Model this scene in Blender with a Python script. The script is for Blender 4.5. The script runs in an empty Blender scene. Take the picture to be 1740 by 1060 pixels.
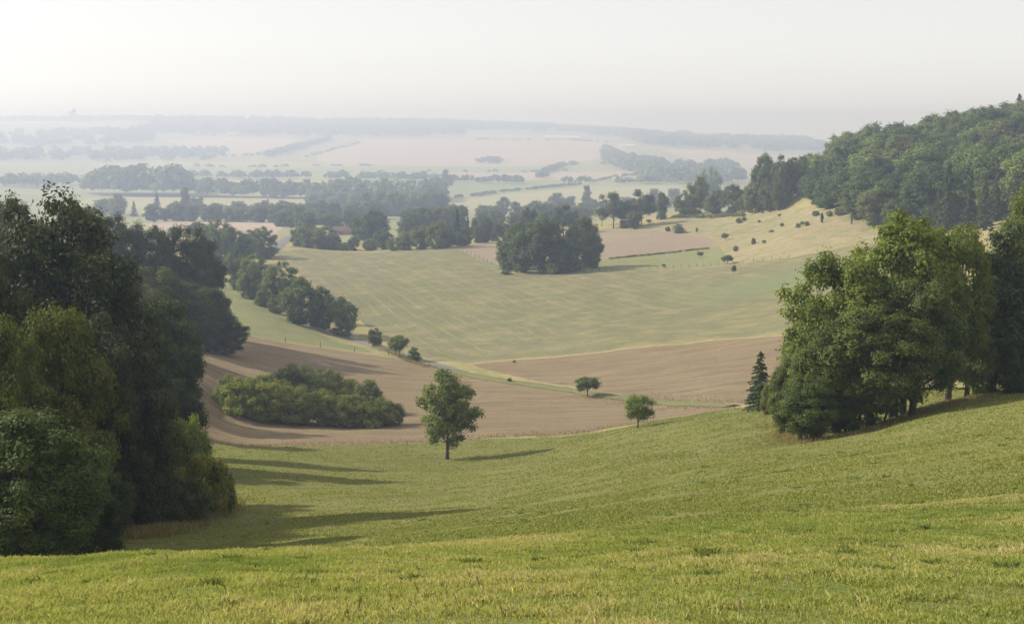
import bpy, math, random
import numpy as np
from mathutils import Vector, Matrix

SC = bpy.context.scene
COL = SC.collection
R = math.radians
# ------------------------------------------------------------------ camera, sky, sun, exposure
F, IW, IH, PITCH = 2390.0, 1740.0, 1060.0, R(8.0)
cam_d = bpy.data.cameras.new('camera')
cam = bpy.data.objects.new('camera', cam_d)
COL.objects.link(cam)
cam.location = (0, 0, 0)
cam.rotation_euler = (math.pi / 2 - PITCH, 0, 0)
cam_d.sensor_width = 36.0
cam_d.lens = F / IW * 36.0
cam_d.clip_start = 0.1
cam_d.clip_end = 60000
SC.camera = cam

SUN_AZ = R(-72)      # from the view direction (+Y), negative = to the left
SUN_EL = R(33)
world = bpy.data.worlds.new('World')
SC.world = world
world.use_nodes = True
nt = world.node_tree
nt.nodes.clear()
sky = nt.nodes.new('ShaderNodeTexSky')
sky.sky_type = 'NISHITA'
sky.sun_disc = False
sky.sun_elevation = SUN_EL
sky.sun_rotation = SUN_AZ
sky.altitude = 0
sky.air_density = 1.0
sky.dust_density = 0.8
sky.ozone_density = 1.0
hs = nt.nodes.new('ShaderNodeHueSaturation')
hs.inputs['Saturation'].default_value = 0.22
bg = nt.nodes.new('ShaderNodeBackground')
bg.inputs['Strength'].default_value = 0.124
wo = nt.nodes.new('ShaderNodeOutputWorld')
nt.links.new(sky.outputs[0], hs.inputs['Color'])
mx = nt.nodes.new('ShaderNodeMix'); mx.data_type = 'RGBA'; mx.inputs[0].default_value = 0.5
mx.inputs[7].default_value = (6.15, 6.05, 5.95, 1)        # thin even overcast veil
nt.links.new(hs.outputs[0], mx.inputs[6])
nt.links.new(mx.outputs[2], bg.inputs['Color'])
nt.links.new(bg.outputs[0], wo.inputs['Surface'])

sun_d = bpy.data.lights.new('sun', 'SUN')
sun_d.energy = 5.0
sun_d.angle = R(0.5)
sun_d.color = (1.0, 0.95, 0.85)
sun = bpy.data.objects.new('sun', sun_d)
COL.objects.link(sun)
sd = Vector((math.sin(SUN_AZ) * math.cos(SUN_EL), math.cos(SUN_AZ) * math.cos(SUN_EL), math.sin(SUN_EL)))
sun.rotation_euler = sd.to_track_quat('Z', 'Y').to_euler()
sun.location = (-60, 30, 80)

SC.view_settings.view_transform = 'Standard'
SC.view_settings.look = 'None'
SC.view_settings.exposure = 0.35
SC.view_settings.gamma = 1.0
SC.render.engine = 'CYCLES'
cy = SC.cycles
cy.use_denoising = True
cy.max_bounces = 5
cy.diffuse_bounces = 2
cy.glossy_bounces = 1
cy.transmission_bounces = 3
cy.volume_bounces = 1
cy.transparent_max_bounces = 4
cy.caustics_reflective = False
cy.caustics_refractive = False

rng = np.random.default_rng(7)
rnd = random.Random(7)

# ------------------------------------------------------------------ picture <-> ground
cp, sp = math.cos(PITCH), math.sin(PITCH)


def ray(u, v):
    a = (u - IW / 2) / F
    b = (IH / 2 - v) / F
    dy = cp + b * sp
    return a / dy, (-sp + b * cp) / dy           # X/Y and Z/Y


def hash2(ix, iy, seed):
    h = (ix.astype(np.int64) * 374761393 + iy.astype(np.int64) * 668265263 + seed * 982451653) & 0xFFFFFFFF
    h = ((h ^ (h >> 13)) * 1274126177) & 0xFFFFFFFF
    return ((h ^ (h >> 16)) & 0xFFFF) / 65535.0


def vnoise(x, y, seed=0):
    ix, iy = np.floor(x), np.floor(y)
    fx, fy = x - ix, y - iy
    fx, fy = fx * fx * (3 - 2 * fx), fy * fy * (3 - 2 * fy)
    a, b = hash2(ix, iy, seed), hash2(ix + 1, iy, seed)
    c, d = hash2(ix, iy + 1, seed), hash2(ix + 1, iy + 1, seed)
    return (a * (1 - fx) + b * fx) * (1 - fy) + (c * (1 - fx) + d * fx) * fy - 0.5


def fbm(x, y, seed=0, oct=4):
    r, am = 0, 1.0
    for k in range(oct):
        r = r + am * vnoise(x * 2 ** k, y * 2 ** k, seed + k)
        am *= 0.5
    return r


# ground heights read off the photograph: (column, row, distance)
CTRL = [
    (0, 1060, 9), (435, 1060, 9), (870, 1060, 9), (1300, 1060, 8.8), (1740, 1060, 8.5),
    (0, 992, 15), (870, 978, 15), (1740, 945, 15),
    (0, 955, 22), (400, 941, 22), (730, 927, 24), (1000, 905, 25), (1250, 885, 27), (1740, 850, 29),
    (0, 975, 34), (250, 965, 36), (400, 955, 38), (600, 935, 40), (760, 917, 40), (1000, 880, 42), (1250, 850, 45), (1500, 815, 48), (1740, 780, 48),
    (0, 960, 55), (200, 955, 58), (400, 938, 62), (600, 912, 66), (760, 895, 66), (1000, 855, 68), (1250, 800, 75), (1500, 755, 80), (1740, 725, 72),
    (0, 930, 78), (250, 920, 80), (400, 895, 88), (600, 870, 95), (760, 855, 98), (1000, 810, 105), (1250, 745, 118), (1370, 749, 105), (1480, 728, 108), (1560, 700, 112), (1740, 672, 112),
    (0, 850, 105), (250, 850, 112), (400, 840, 118), (600, 820, 130), (760, 812, 135), (1000, 770, 145), (1250, 712, 152), (1400, 706, 132), (1560, 676, 138), (1740, 655, 140),
    (0, 780, 130), (250, 790, 145), (400, 790, 148), (600, 780, 170), (760, 780, 170), (900, 765, 172), (1000, 742, 185), (1080, 722, 190), (1250, 697, 178), (1400, 688, 162), (1560, 665, 160), (1740, 648, 160),
    (1250, 703, 196), (1400, 705, 190), (1560, 690, 190), (1740, 670, 190),
    (0, 720, 155), (250, 740, 175), (350, 757, 180), (500, 757, 190), (650, 755, 195), (760, 752, 197), (900, 740, 205), (1000, 732, 212), (1080, 716, 222), (1250, 697, 222), (1450, 690, 222),
    (370, 705, 215), (500, 720, 222), (680, 722, 228), (850, 705, 238), (997, 672, 262), (1150, 680, 250), (1300, 660, 255),
    (200, 655, 195), (340, 655, 225), (430, 640, 260), (550, 650, 275), (700, 650, 285), (865, 652, 285), (980, 662, 272), (1250, 640, 270), (1450, 610, 270),
    (330, 590, 290), (425, 578, 325), (560, 592, 335), (650, 603, 335), (735, 620, 325), (870, 610, 330), (1100, 590, 325), (1330, 568, 315), (1500, 550, 310), (1740, 520, 310),
    (330, 530, 390), (400, 520, 410), (500, 548, 400), (600, 575, 395), (700, 575, 390), (900, 555, 400), (1100, 530, 410), (1330, 500, 410), (1500, 470, 400), (1740, 430, 380),
    (330, 470, 520), (385, 482, 520), (450, 490, 500), (540, 490, 510), (700, 490, 510), (850, 470, 535), (1030, 462, 530), (1240, 452, 510), (1340, 437, 500), (1450, 410, 500), (1740, 370, 470),
    (300, 440, 640), (400, 440, 650), (480, 430, 680), (620, 428, 700), (770, 420, 680), (860, 440, 610), (1020, 438, 590), (1210, 422, 590), (1340, 395, 560), (1450, 368, 560), (1600, 350, 560), (1740, 335, 560),
    (850, 408, 780), (1020, 388, 760), (1110, 377, 760), (1220, 372, 730), (1340, 355, 660), (1160, 362, 800),
    (300, 405, 850), (460, 405, 830), (600, 412, 820), (740, 412, 800),
    (1290, 345, 720), (1350, 322, 680), (1420, 302, 700), (1500, 286, 720), (1560, 274, 740), (1640, 256, 760), (1740, 234, 780),
    (1290, 365, 860), (1420, 325, 860), (1560, 305, 880), (1740, 270, 900),
    (200, 375, 1050), (450, 385, 960), (650, 390, 950), (850, 385, 950), (1000, 380, 950), (1150, 368, 960),
    (200, 352, 1300), (450, 352, 1300), (700, 358, 1250), (900, 352, 1300), (1100, 352, 1250), (1400, 350, 1250), (1740, 340, 1250),
    (100, 330, 1550), (450, 333, 1550), (800, 335, 1550), (1100, 333, 1500), (1500, 330, 1600),
    (100, 305, 2000), (500, 309, 1950), (800, 310, 1900), (1100, 310, 1900), (1500, 310, 2000),
    (100, 290, 2400), (500, 292, 2400), (900, 291, 2400), (1200, 290, 2350), (1500, 295, 2500),
    (100, 276, 2900), (500, 277, 2900), (900, 277, 2900), (1200, 276, 2700), (1500, 280, 3000),
    (100, 255, 3500), (400, 256, 3600), (600, 255, 3600), (900, 252, 3600), (1200, 258, 3300), (1500, 265, 3500),
    (100, 232, 4300), (400, 234, 4400), (700, 235, 4400), (950, 235, 4400), (1200, 241, 4300), (1500, 250, 4200),
    (0, 208, 5600), (200, 208, 5600), (400, 209, 5600), (700, 212, 5600), (950, 220, 5500), (1200, 236, 5000), (1350, 242, 4900), (1500, 248, 4900), (1740, 250, 4900),
    (100, 214, 7000), (700, 219, 7000), (1200, 243, 6500), (1600, 252, 6500), (100, 225, 9300), (870, 225, 9300), (1600, 250, 9300),
]


def warp(Y):
    t = min(1, max(0, (Y - 820) / 500)); return Y * (1 + 0.4 * t * t * (3 - 2 * t))


cx, cy_, cz = [], [], []
for u, v, Y in CTRL:
    Y = warp(Y)
    a, b = ray(u, v)
    cx.append(a * Y); cy_.append(Y); cz.append(b * Y)
for X, Y, Z in [(-8, 4, -2.35), (0, 4, -2.35), (8, 4, -2.3), (0, 0, -1.6), (-10, 0, -1.7), (10, 0, -1.5), (-12, -10, 0.0), (0, -10, 0.0), (12, -10, 0.1),
                (-8, -20, 1.6), (8, -20, 1.7), (-30, 22, -5.5), (30, 22, -5.0), (-60, 60, -14), (60, 60, -8), (-90, 120, -22), (95, 120, -14), (-110, 160, -24),
                (-150, 230, -26), (-220, 330, -32), (-330, 520, -40), (-420, 700, -50), (150, 220, -20), (220, 330, -20), (330, 500, -12), (420, 700, 0)]:
    cx.append(X); cy_.append(Y); cz.append(Z)
cx, cy_, cz = map(np.array, (cx, cy_, cz))
KS, Y0 = 3.2, 30.0


def tocoord(X, Y):
    return X / (Y + Y0) * KS, np.log(Y + Y0)


pa, pb = tocoord(cx, cy_)
pq = cz / (cy_ + Y0)


def tps(r2):
    return 0.5 * r2 * np.log(r2 + 1e-12)


n = len(pa)
K = tps((pa[:, None] - pa) ** 2 + (pb[:, None] - pb) ** 2) + np.eye(n) * 2e-5
Pm = np.stack([np.ones(n), pa, pb], 1)
A = np.zeros((n + 3, n + 3)); A[:n, :n] = K; A[:n, n:] = Pm; A[n:, :n] = Pm.T
wts = np.linalg.solve(A, np.concatenate([pq, np.zeros(3)]))


def zraw(X, Y):
    a, b = tocoord(X, Y)
    out = np.empty(a.shape)
    for i in range(0, len(a), 20000):
        aa, bb = a[i:i + 20000], b[i:i + 20000]
        out[i:i + 20000] = tps((aa[:, None] - pa) ** 2 + (bb[:, None] - pb) ** 2) @ wts[:n] + wts[n] + wts[n + 1] * aa + wts[n + 2] * bb
    z = out * (Y + Y0)
    # natural unevenness
    w1 = np.clip((Y + 5) / 60, 0, 1)
    z = z + fbm(X / 14, Y / 14, 3, 3) * 0.5 * w1 * np.clip(900 / (Y + 1), 0, 1)
    z = z + fbm(X / 2.2, Y / 2.2, 11, 3) * 0.09 * np.clip(250 / (np.abs(Y) + 1), 0, 1)
    z = z + fbm(X / 90, Y / 90, 23, 3) * 5.0 * np.clip((Y - 2500) / 3000, 0, 1)
    return z


# graded columns (dense inside the view) and log rows
scol = np.concatenate([np.linspace(-1.25, -0.46, 60)[:-1], np.linspace(-0.46, 0.46, 560), np.linspace(0.46, 1.25, 60)[1:]])
lrow = np.linspace(math.log(12.0), math.log(13000 + Y0), 660)
NS, NL = len(scol), len(lrow)
SS, LL = np.meshgrid(scol, lrow)
GY = np.exp(LL) - Y0
GX = SS * np.exp(LL)
GZ = zraw(GX.ravel(), GY.ravel()).reshape(GX.shape)


def hgt(X, Y):
    X = np.atleast_1d(np.asarray(X, float)); Y = np.atleast_1d(np.asarray(Y, float))
    fi = np.interp(X / (Y + Y0), scol, np.arange(NS))
    fj = (np.log(Y + Y0) - lrow[0]) / (lrow[1] - lrow[0])
    i = np.clip(fi.astype(int), 0, NS - 2); j = np.clip(fj.astype(int), 0, NL - 2)
    a, b = fi - i, np.clip(fj - j, 0, 1)
    # triangles (i,j) (i+1,j) (i+1,j+1) | (i,j) (i+1,j+1) (i,j+1)
    z00, z10, z11, z01 = GZ[j, i], GZ[j, i + 1], GZ[j + 1, i + 1], GZ[j + 1, i]
    return np.where(a > b, z00 + a * (z10 - z00) + b * (z11 - z10), z00 + b * (z01 - z00) + a * (z11 - z01))


def h1(x, y):
    return float(hgt([x], [y])[0])


_YS = np.exp(np.linspace(math.log(6 + Y0), math.log(12600 + Y0), 3200)) - Y0


def hit(u, v, ymin=6.0):
    """where the line of sight through a pixel meets the ground"""
    a, b = ray(u, v)
    z = hgt(a * _YS, _YS) - b * _YS
    k = np.nonzero((z >= 0) & (_YS >= ymin))[0]
    if len(k) == 0:
        d = np.where(_YS >= ymin, np.abs(z) / _YS, 9)
        Y = _YS[int(np.argmin(d))]
    else:
        k = k[0]
        if k > 0 and z[k - 1] < 0:
            t = z[k - 1] / (z[k - 1] - z[k]); Y = _YS[k - 1] + t * (_YS[k] - _YS[k - 1])
        else:
            Y = _YS[k]
    return a * Y, float(Y)


def at(u, v, Y=None):
    if Y is None:
        return hit(u, v)
    return ray(u, v)[0] * Y, float(Y)


# ------------------------------------------------------------------ material helpers
def lin(c):
    return tuple(((x / 255) / 12.92 if x / 255 <= 0.04045 else ((x / 255 + 0.055) / 1.055) ** 2.4) for x in c)


class Mat:
    def __init__(s, name, rough=0.9, spec=0.15):
        s.m = bpy.data.materials.new(name); s.m.use_nodes = True
        s.t = s.m.node_tree; s.n = s.t.nodes; s.l = s.t.links
        s.p = s.n['Principled BSDF']; s.out = s.n['Material Output']
        s.p.inputs['Roughness'].default_value = rough
        s.p.inputs['Specular IOR Level'].default_value = spec

    def node(s, ty, **kw):
        x = s.n.new(ty)
        for k, v in kw.items():
            if k in x.inputs and not hasattr(x, k):
                x.inputs[k].default_value = v
            else:
                setattr(x, k, v)
        return x

    def link(s, a, b):
        s.l.new(a, b)

    def pos(s, scale=(1, 1, 1)):
        g = s.node('ShaderNodeNewGeometry')
        m = s.node('ShaderNodeMapping'); m.inputs['Scale'].default_value = scale
        s.link(g.outputs['Position'], m.inputs['Vector'])
        return m.outputs[0]

    def noise(s, scale, detail=4, vec=None, rough=0.6, dist=0.0):
        x = s.node('ShaderNodeTexNoise'); x.inputs['Scale'].default_value = scale
        x.inputs['Detail'].default_value = detail; x.inputs['Roughness'].default_value = rough
        x.inputs['Distortion'].default_value = dist
        s.link(vec if vec is not None else s.pos(), x.inputs['Vector'])
        return x.outputs['Fac']

    def rng(s, fac, a, b, lo=0.0, hi=1.0):
        m = s.node('ShaderNodeMapRange'); s.link(fac, m.inputs[0])
        for i, v in enumerate((a, b, lo, hi)):
            m.inputs[i + 1].default_value = v
        return m.outputs[0]

    def mix(s, fac, a, b, mode='MIX'):
        m = s.node('ShaderNodeMix', data_type='RGBA', blend_type=mode)
        for sock, v in ((m.inputs[0], fac), (m.inputs[6], a), (m.inputs[7], b)):
            if hasattr(v, 'node'):
                s.link(v, sock)
            elif isinstance(v, (int, float)):
                sock.default_value = v
            else:
                sock.default_value = (*v, 1)
        return m.outputs[2]

    def math(s, op, a, b=None):
        m = s.node('ShaderNodeMath', operation=op)
        for i, v in enumerate((a, b)):
            if v is None: continue
            if hasattr(v, 'node'): s.link(v, m.inputs[i])
            else: m.inputs[i].default_value = v
        return m.outputs[0]

    def color(s, c):
        if hasattr(c, 'node'): s.link(c, s.p.inputs['Base Color'])
        else: s.p.inputs['Base Color'].default_value = (*c, 1)
        return s

    def bump(s, fac, dist=0.05, strength=0.6):
        b = s.node('ShaderNodeBump'); b.inputs['Distance'].default_value = dist; b.inputs['Strength'].default_value = strength
        s.link(fac, b.inputs['Height']); s.link(b.outputs[0], s.p.inputs['Normal'])
        return s


def ground_mat(name, c1, c2, c3, big=0.03, mid=0.4, fine=5.0, bumpd=0.08, contour=0.0, speck=None):
    m = Mat(name, 0.95, 0.05)
    nb, nm, nf = m.noise(big, 3), m.noise(mid, 4), m.noise(fine, 3)
    c = m.mix(m.rng(nb, 0.35, 0.65), c1, c2)
    c = m.mix(m.rng(nm, 0.42, 0.68, 0, 0.85), c, c3)
    if contour:
        cn = m.noise(1.0, 3, m.pos((0.06, 0.06, 2.0)))
        c = m.mix(m.rng(cn, 0.5, 0.7, 0, contour), c, tuple(x * 0.72 for x in c1))
    k = m.rng(nf, 0.3, 0.7, 0.78, 1.22)
    c = m.mix(1.0, c, k, 'MULTIPLY')
    if speck:
        sn = m.noise(9.0, 1)
        c = m.mix(m.rng(sn, 0.68, 0.72), c, speck)
    m.color(c)
    m.bump(m.math('ADD', nf, m.math('MULTIPLY', nm, 2.0)), bumpd, 0.7)
    return m.m


M = {}
M['meadow'] = ground_mat('meadow_grass', (0.125, 0.138, 0.038), (0.155, 0.16, 0.046), (0.175, 0.15, 0.062), 0.035, 0.5, 6, 0.10, 0.45)
M['farmland'] = ground_mat('far_pasture', (0.20, 0.205, 0.10), (0.26, 0.25, 0.13), (0.22, 0.22, 0.10), 0.004, 0.03, 0.5, 0.3)
M['pasture'] = ground_mat('pasture', (0.155, 0.175, 0.07), (0.19, 0.195, 0.085), (0.22, 0.2, 0.10), 0.02, 0.2, 2, 0.1)
M['pale'] = ground_mat('pale_pasture', (0.29, 0.28, 0.14), (0.25, 0.25, 0.12), (0.32, 0.285, 0.165), 0.01, 0.06, 1, 0.2)
M['fargreen'] = ground_mat('green_crop', (0.17, 0.22, 0.11), (0.20, 0.24, 0.12), (0.21, 0.23, 0.11), 0.01, 0.06, 1, 0.2)
M['tan'] = ground_mat('ripe_corn_far', (0.33, 0.265, 0.205), (0.36, 0.29, 0.22), (0.31, 0.25, 0.185), 0.005, 0.05, 1, 0.2)
M['rough'] = ground_mat('rough_grass', (0.25, 0.215, 0.11), (0.19, 0.19, 0.085), (0.32, 0.25, 0.165), 0.03, 0.18, 1.2, 0.4)
M['verge'] = ground_mat('dry_verge', (0.20, 0.20, 0.08), (0.28, 0.24, 0.11), (0.33, 0.25, 0.13), 0.05, 0.4, 2, 0.2)


def wheat_mat(name, c1, c2, c3, tram):
    m = Mat(name, 0.95, 0.05)
    nb, nm, nf = m.noise(0.025, 3), m.noise(0.25, 4, m.pos((0.35, 1.6, 1))), m.noise(3.5, 4, None, 0.75)
    c = m.mix(m.rng(nb, 0.35, 0.65), c1, c2)
    c = m.mix(m.rng(nm, 0.45, 0.7, 0, 0.9), c, c3)
    w = m.node('ShaderNodeTexWave', wave_type='BANDS', bands_direction='Y')
    w.inputs['Scale'].default_value = tram; w.inputs['Distortion'].default_value = 2.0
    w.inputs['Detail'].default_value = 1; w.inputs['Detail Scale'].default_value = 0.3
    m.link(m.pos((0.12, 1, 1)), w.inputs['Vector'])
    c = m.mix(m.rng(w.outputs['Fac'], 0.93, 1.0, 0, 0.35), c, tuple(x * 0.62 for x in c1))
    c = m.mix(1.0, c, m.rng(nf, 0.3, 0.7, 0.7, 1.3), 'MULTIPLY')
    m.color(c); m.bump(m.math('ADD', nf, nm), 0.35, 0.9)
    return m.m


M['wheat'] = wheat_mat('ripe_wheat', (0.235, 0.178, 0.106), (0.27, 0.206, 0.125), (0.185, 0.142, 0.084), 0.045)
M['wheat_far'] = wheat_mat('ripe_wheat_beyond', (0.27, 0.212, 0.15), (0.30, 0.235, 0.168), (0.24, 0.188, 0.13), 0.03)


def mown_mat():
    m = Mat('mown_field_stubble', 0.95, 0.05)
    at_ = m.node('ShaderNodeAttribute', attribute_name='row')
    row = at_.outputs['Fac']
    wob = m.noise(0.03, 3)
    r2 = m.math('ADD', row, m.math('MULTIPLY', wob, 5.0))
    fr = m.math('FRACT', m.math('MULTIPLY', r2, 1 / 5.0))
    tri = m.math('ABSOLUTE', m.math('SUBTRACT', fr, 0.5))
    brk = m.noise(0.07, 4)
    line = m.math('MULTIPLY', m.rng(tri, 0.38, 0.46), m.rng(brk, 0.35, 0.62, 0.15, 1))
    fr2 = m.math('FRACT', m.math('MULTIPLY', r2, 1 / 10.0))
    band = m.rng(m.math('ABSOLUTE', m.math('SUBTRACT', fr2, 0.5)), 0.18, 0.32)
    nb, nf, nm = m.noise(0.012, 3), m.noise(1.2, 3), m.noise(0.12, 4)
    c = m.mix(m.rng(nb, 0.38, 0.62), (0.148, 0.142, 0.075), (0.18, 0.158, 0.092))
    c = m.mix(m.rng(nm, 0.45, 0.65, 0, 0.7), c, (0.25, 0.21, 0.1))
    c = m.mix(m.math('MULTIPLY', band, 0.35), c, (0.13, 0.15, 0.055))
    c = m.mix(m.math('MULTIPLY', line, 0.36), c, (0.30, 0.265, 0.165))
    g = m.node('ShaderNodeAttribute', attribute_name='green')
    c = m.mix(m.math('MULTIPLY', g.outputs['Fac'], 0.6), c, (0.145, 0.18, 0.08))
    c = m.mix(1.0, c, m.rng(nf, 0.3, 0.7, 0.85, 1.15), 'MULTIPLY')
    m.color(c); m.bump(nf, 0.1, 0.6)
    return m.m


M['mown'] = mown_mat()

# ------------------------------------------------------------------ fields (outline points: column, row[, distance])
FIELDS = [
    ('rough_slope', 'rough', 2.0, [(1062, 392), (1110, 379), (1160, 371), (1250, 367), (1340, 356), (1450, 352, 590), (1600, 350, 590), (1760, 340, 590), (1800, 390, 520), (1600, 420, 500), (1450, 428, 495), (1340, 437), (1290, 441), (1243, 447), (1232, 430), (1222, 415), (1206, 401), (1150, 394), (1100, 390)]),
    ('wheat_field', 'wheat_far', 1.0, [(772, 420), (800, 416), (850, 410), (900, 402, 800), (1000, 392), (1060, 392), (1100, 391), (1150, 395), (1204, 402), (1219, 412), (1205, 421), (1120, 430), (1030, 440), (900, 447, 590), (845, 449), (808, 436)]),
    ('rough_pasture', 'pasture', 1.0, [(810, 437), (845, 450), (900, 448, 588), (1030, 441), (1120, 431), (1205, 422), (1222, 416), (1232, 430), (1240, 449), (1100, 458), (1000, 461), (860, 464), (835, 455)]),
    ('mown_field', 'mown', 1.5, [(455, 428), (520, 424), (640, 429), (768, 421), (808, 438), (835, 456), (860, 465), (1000, 462), (1100, 459), (1240, 451), (1290, 443), (1340, 439), (1450, 430, 490), (1640, 420, 460), (1640, 500, 340), (1450, 560, 318), (1340, 567), (1200, 577), (1100, 587), (960, 603), (870, 610), (800, 616), (742, 613), (700, 600), (655, 575), (610, 540), (560, 500), (510, 470), (480, 445)]),
    ('wheat_field', 'wheat', 1.0, [(800, 619), (870, 612), (960, 605), (1100, 590), (1200, 580), (1340, 570), (1450, 562, 312), (1650, 540, 300), (1650, 640, 235), (1450, 690, 232), (1265, 686), (1180, 683), (1090, 676), (980, 657), (900, 645), (865, 636), (820, 626)]),
    ('wheat_field', 'wheat', 1.0, [(335, 752), (400, 758), (480, 758), (560, 757), (640, 755), (720, 752), (810, 746), (900, 741), (1000, 735), (1060, 728, 212), (1140, 712, 208), (1280, 700, 206), (1450, 700, 206), (1600, 690, 208), (1600, 690, 226), (1450, 690, 226), (1265, 692), (1180, 689), (1090, 684), (980, 668), (900, 655), (865, 650), (820, 641), (760, 632), (700, 615), (640, 604), (560, 592), (480, 582), (425, 572), (360, 560), (300, 580, 300), (200, 640, 230), (240, 720, 190)]),
    ('green_pasture', 'pasture', 1.0, [(300, 575, 300), (360, 555), (425, 571), (480, 580), (560, 590), (640, 600), (615, 590), (560, 575), (500, 548), (450, 522), (410, 500), (385, 478), (340, 465), (250, 480, 480), (150, 560, 330)]),
    # across the valley
    ('pale_field', 'pale', 3.0, [(150, 337), (260, 333), (400, 336), (520, 338), (560, 345), (520, 352), (380, 357), (200, 358), (100, 350)]),
    ('pale_field', 'tan', 2.0, [(240, 380), (300, 377), (420, 378), (475, 380), (480, 388), (462, 402), (440, 408), (300, 400)]),
    ('pale_field', 'pale', 4.0, [(330, 305), (480, 306), (600, 308), (735, 311), (730, 322), (600, 318), (480, 316), (360, 315)]),
    ('pale_field', 'pale', 4.0, [(775, 338), (900, 326), (1010, 317), (1160, 317), (1170, 345), (1050, 350), (900, 355), (800, 356), (750, 350)]),
    ('green_field', 'fargreen', 4.0, [(740, 313), (860, 311), (1000, 315), (900, 322), (790, 333), (740, 330)]),
    ('green_field', 'fargreen', 5.0, [(530, 284), (700, 285), (900, 285), (1000, 286), (990, 291), (860, 292), (700, 292), (540, 291)]),
    ('pale_field', 'pale', 5.0, [(150, 276), (300, 274), (500, 276), (660, 280), (650, 284), (500, 286), (300, 284), (160, 283)]),
    ('far_wheat_field', 'tan', 6.0, [(640, 295), (800, 294), (1000, 293), (1090, 291), (1095, 303), (1000, 306), (800, 306), (660, 302)]),
    ('far_wheat_field', 'tan', 8.0, [(540, 262), (590, 250), (610, 238), (720, 236), (860, 238), (1000, 240), (1065, 245), (1060, 258), (1010, 272), (930, 281), (700, 283), (540, 276)]),
    ('far_wheat_field', 'tan', 8.0, [(280, 238), (400, 234), (505, 235), (490, 244), (440, 258), (400, 264), (350, 258), (300, 246)]),
    ('far_wheat_field', 'tan', 8.0, [(1120, 254), (1200, 256), (1290, 262), (1400, 266), (1400, 320, 2300), (1240, 307), (1200, 290), (1170, 268)]),
    ('pale_field', 'pale', 8.0, [(0, 207), (80, 208), (160, 210), (235, 212), (220, 216), (100, 214), (0, 213)]),
    ('pale_field', 'pale', 8.0, [(800, 228), (870, 229), (980, 232), (1000, 237), (900, 236), (800, 234)]),
]


def poly_sd(X, Y, P, signed=True):
    """signed distance (negative inside) to a closed outline, or plain distance to an open one"""
    d2 = np.full(X.shape, 1e18); ins = np.zeros(X.shape, bool)
    m = len(P)
    for i in range(m if signed else m - 1):
        ax, ay = P[i]; bx, by = P[(i + 1) % m]
        ex, ey = bx - ax, by - ay
        t = np.clip(((X - ax) * ex + (Y - ay) * ey) / (ex * ex + ey * ey + 1e-9), 0, 1)
        d2 = np.minimum(d2, (X - ax - t * ex) ** 2 + (Y - ay - t * ey) ** 2)
        if signed:
            c = ((ay > Y) != (by > Y)) & (X < (bx - ax) * (Y - ay) / (by - ay + 1e-12) + ax)
            ins ^= c
    d = np.sqrt(d2)
    return np.where(ins, -d, d) if signed else d


def smooth_poly(P, k=4):
    P = np.array(P, float); m = len(P); out = []
    for i in range(m):
        p0, p1, p2, p3 = P[i - 1], P[i], P[(i + 1) % m], P[(i + 2) % m]
        for j in range(k):
            t = j / k
            out.append(0.5 * (2 * p1 + (p2 - p0) * t + (2 * p0 - 5 * p1 + 4 * p2 - p3) * t * t + (3 * p1 - p0 - 3 * p2 + p3) * t ** 3))
    return [tuple(p) for p in out]


PX, PY, PZ = GX.ravel(), GY.ravel(), GZ.ravel()
# normals from the height grid
V3 = np.stack([GX, GY, GZ], -1)
du = np.gradient(V3, axis=1); dv = np.gradient(V3, axis=0)
NN = np.cross(du, dv); NN /= np.linalg.norm(NN, axis=2, keepdims=True) + 1e-12
NN = NN.reshape(-1, 3)
FPOLY = []
SD = np.full((len(FIELDS), len(PX)), 1e3, np.float32)
for k, (nm, mt, amp, pts) in enumerate(FIELDS):
    P = [at(p[0], p[1], p[2] if len(p) > 2 else None) for p in pts]
    FPOLY.append(P)
    A_ = np.array(P); x0, y0 = A_.min(0) - 30; x1, y1 = A_.max(0) + 30
    sel = np.nonzero((PX > x0) & (PX < x1) & (PY > y0) & (PY < y1))[0]
    w = 6 + amp * 4
    SD[k, sel] = poly_sd(PX[sel], PY[sel], P) + fbm(PX[sel] / w, PY[sel] / w, 40 + k, 3) * amp * 0.8
idx = np.arange(NS * NL).reshape(NL, NS)
a, b, c, d = idx[:-1, :-1].ravel(), idx[:-1, 1:].ravel(), idx[1:, 1:].ravel(), idx[1:, :-1].ravel()
tris = np.concatenate([np.stack([a, b, c], 1), np.stack([a, c, d], 1)])
VP = [np.stack([PX, PY, PZ], 1)]; VN = [NN]; VS = [SD.T.copy()]
nv = len(PX)
pieces = []
allP, allN, allS = VP[0], VN[0], VS[0]
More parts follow.
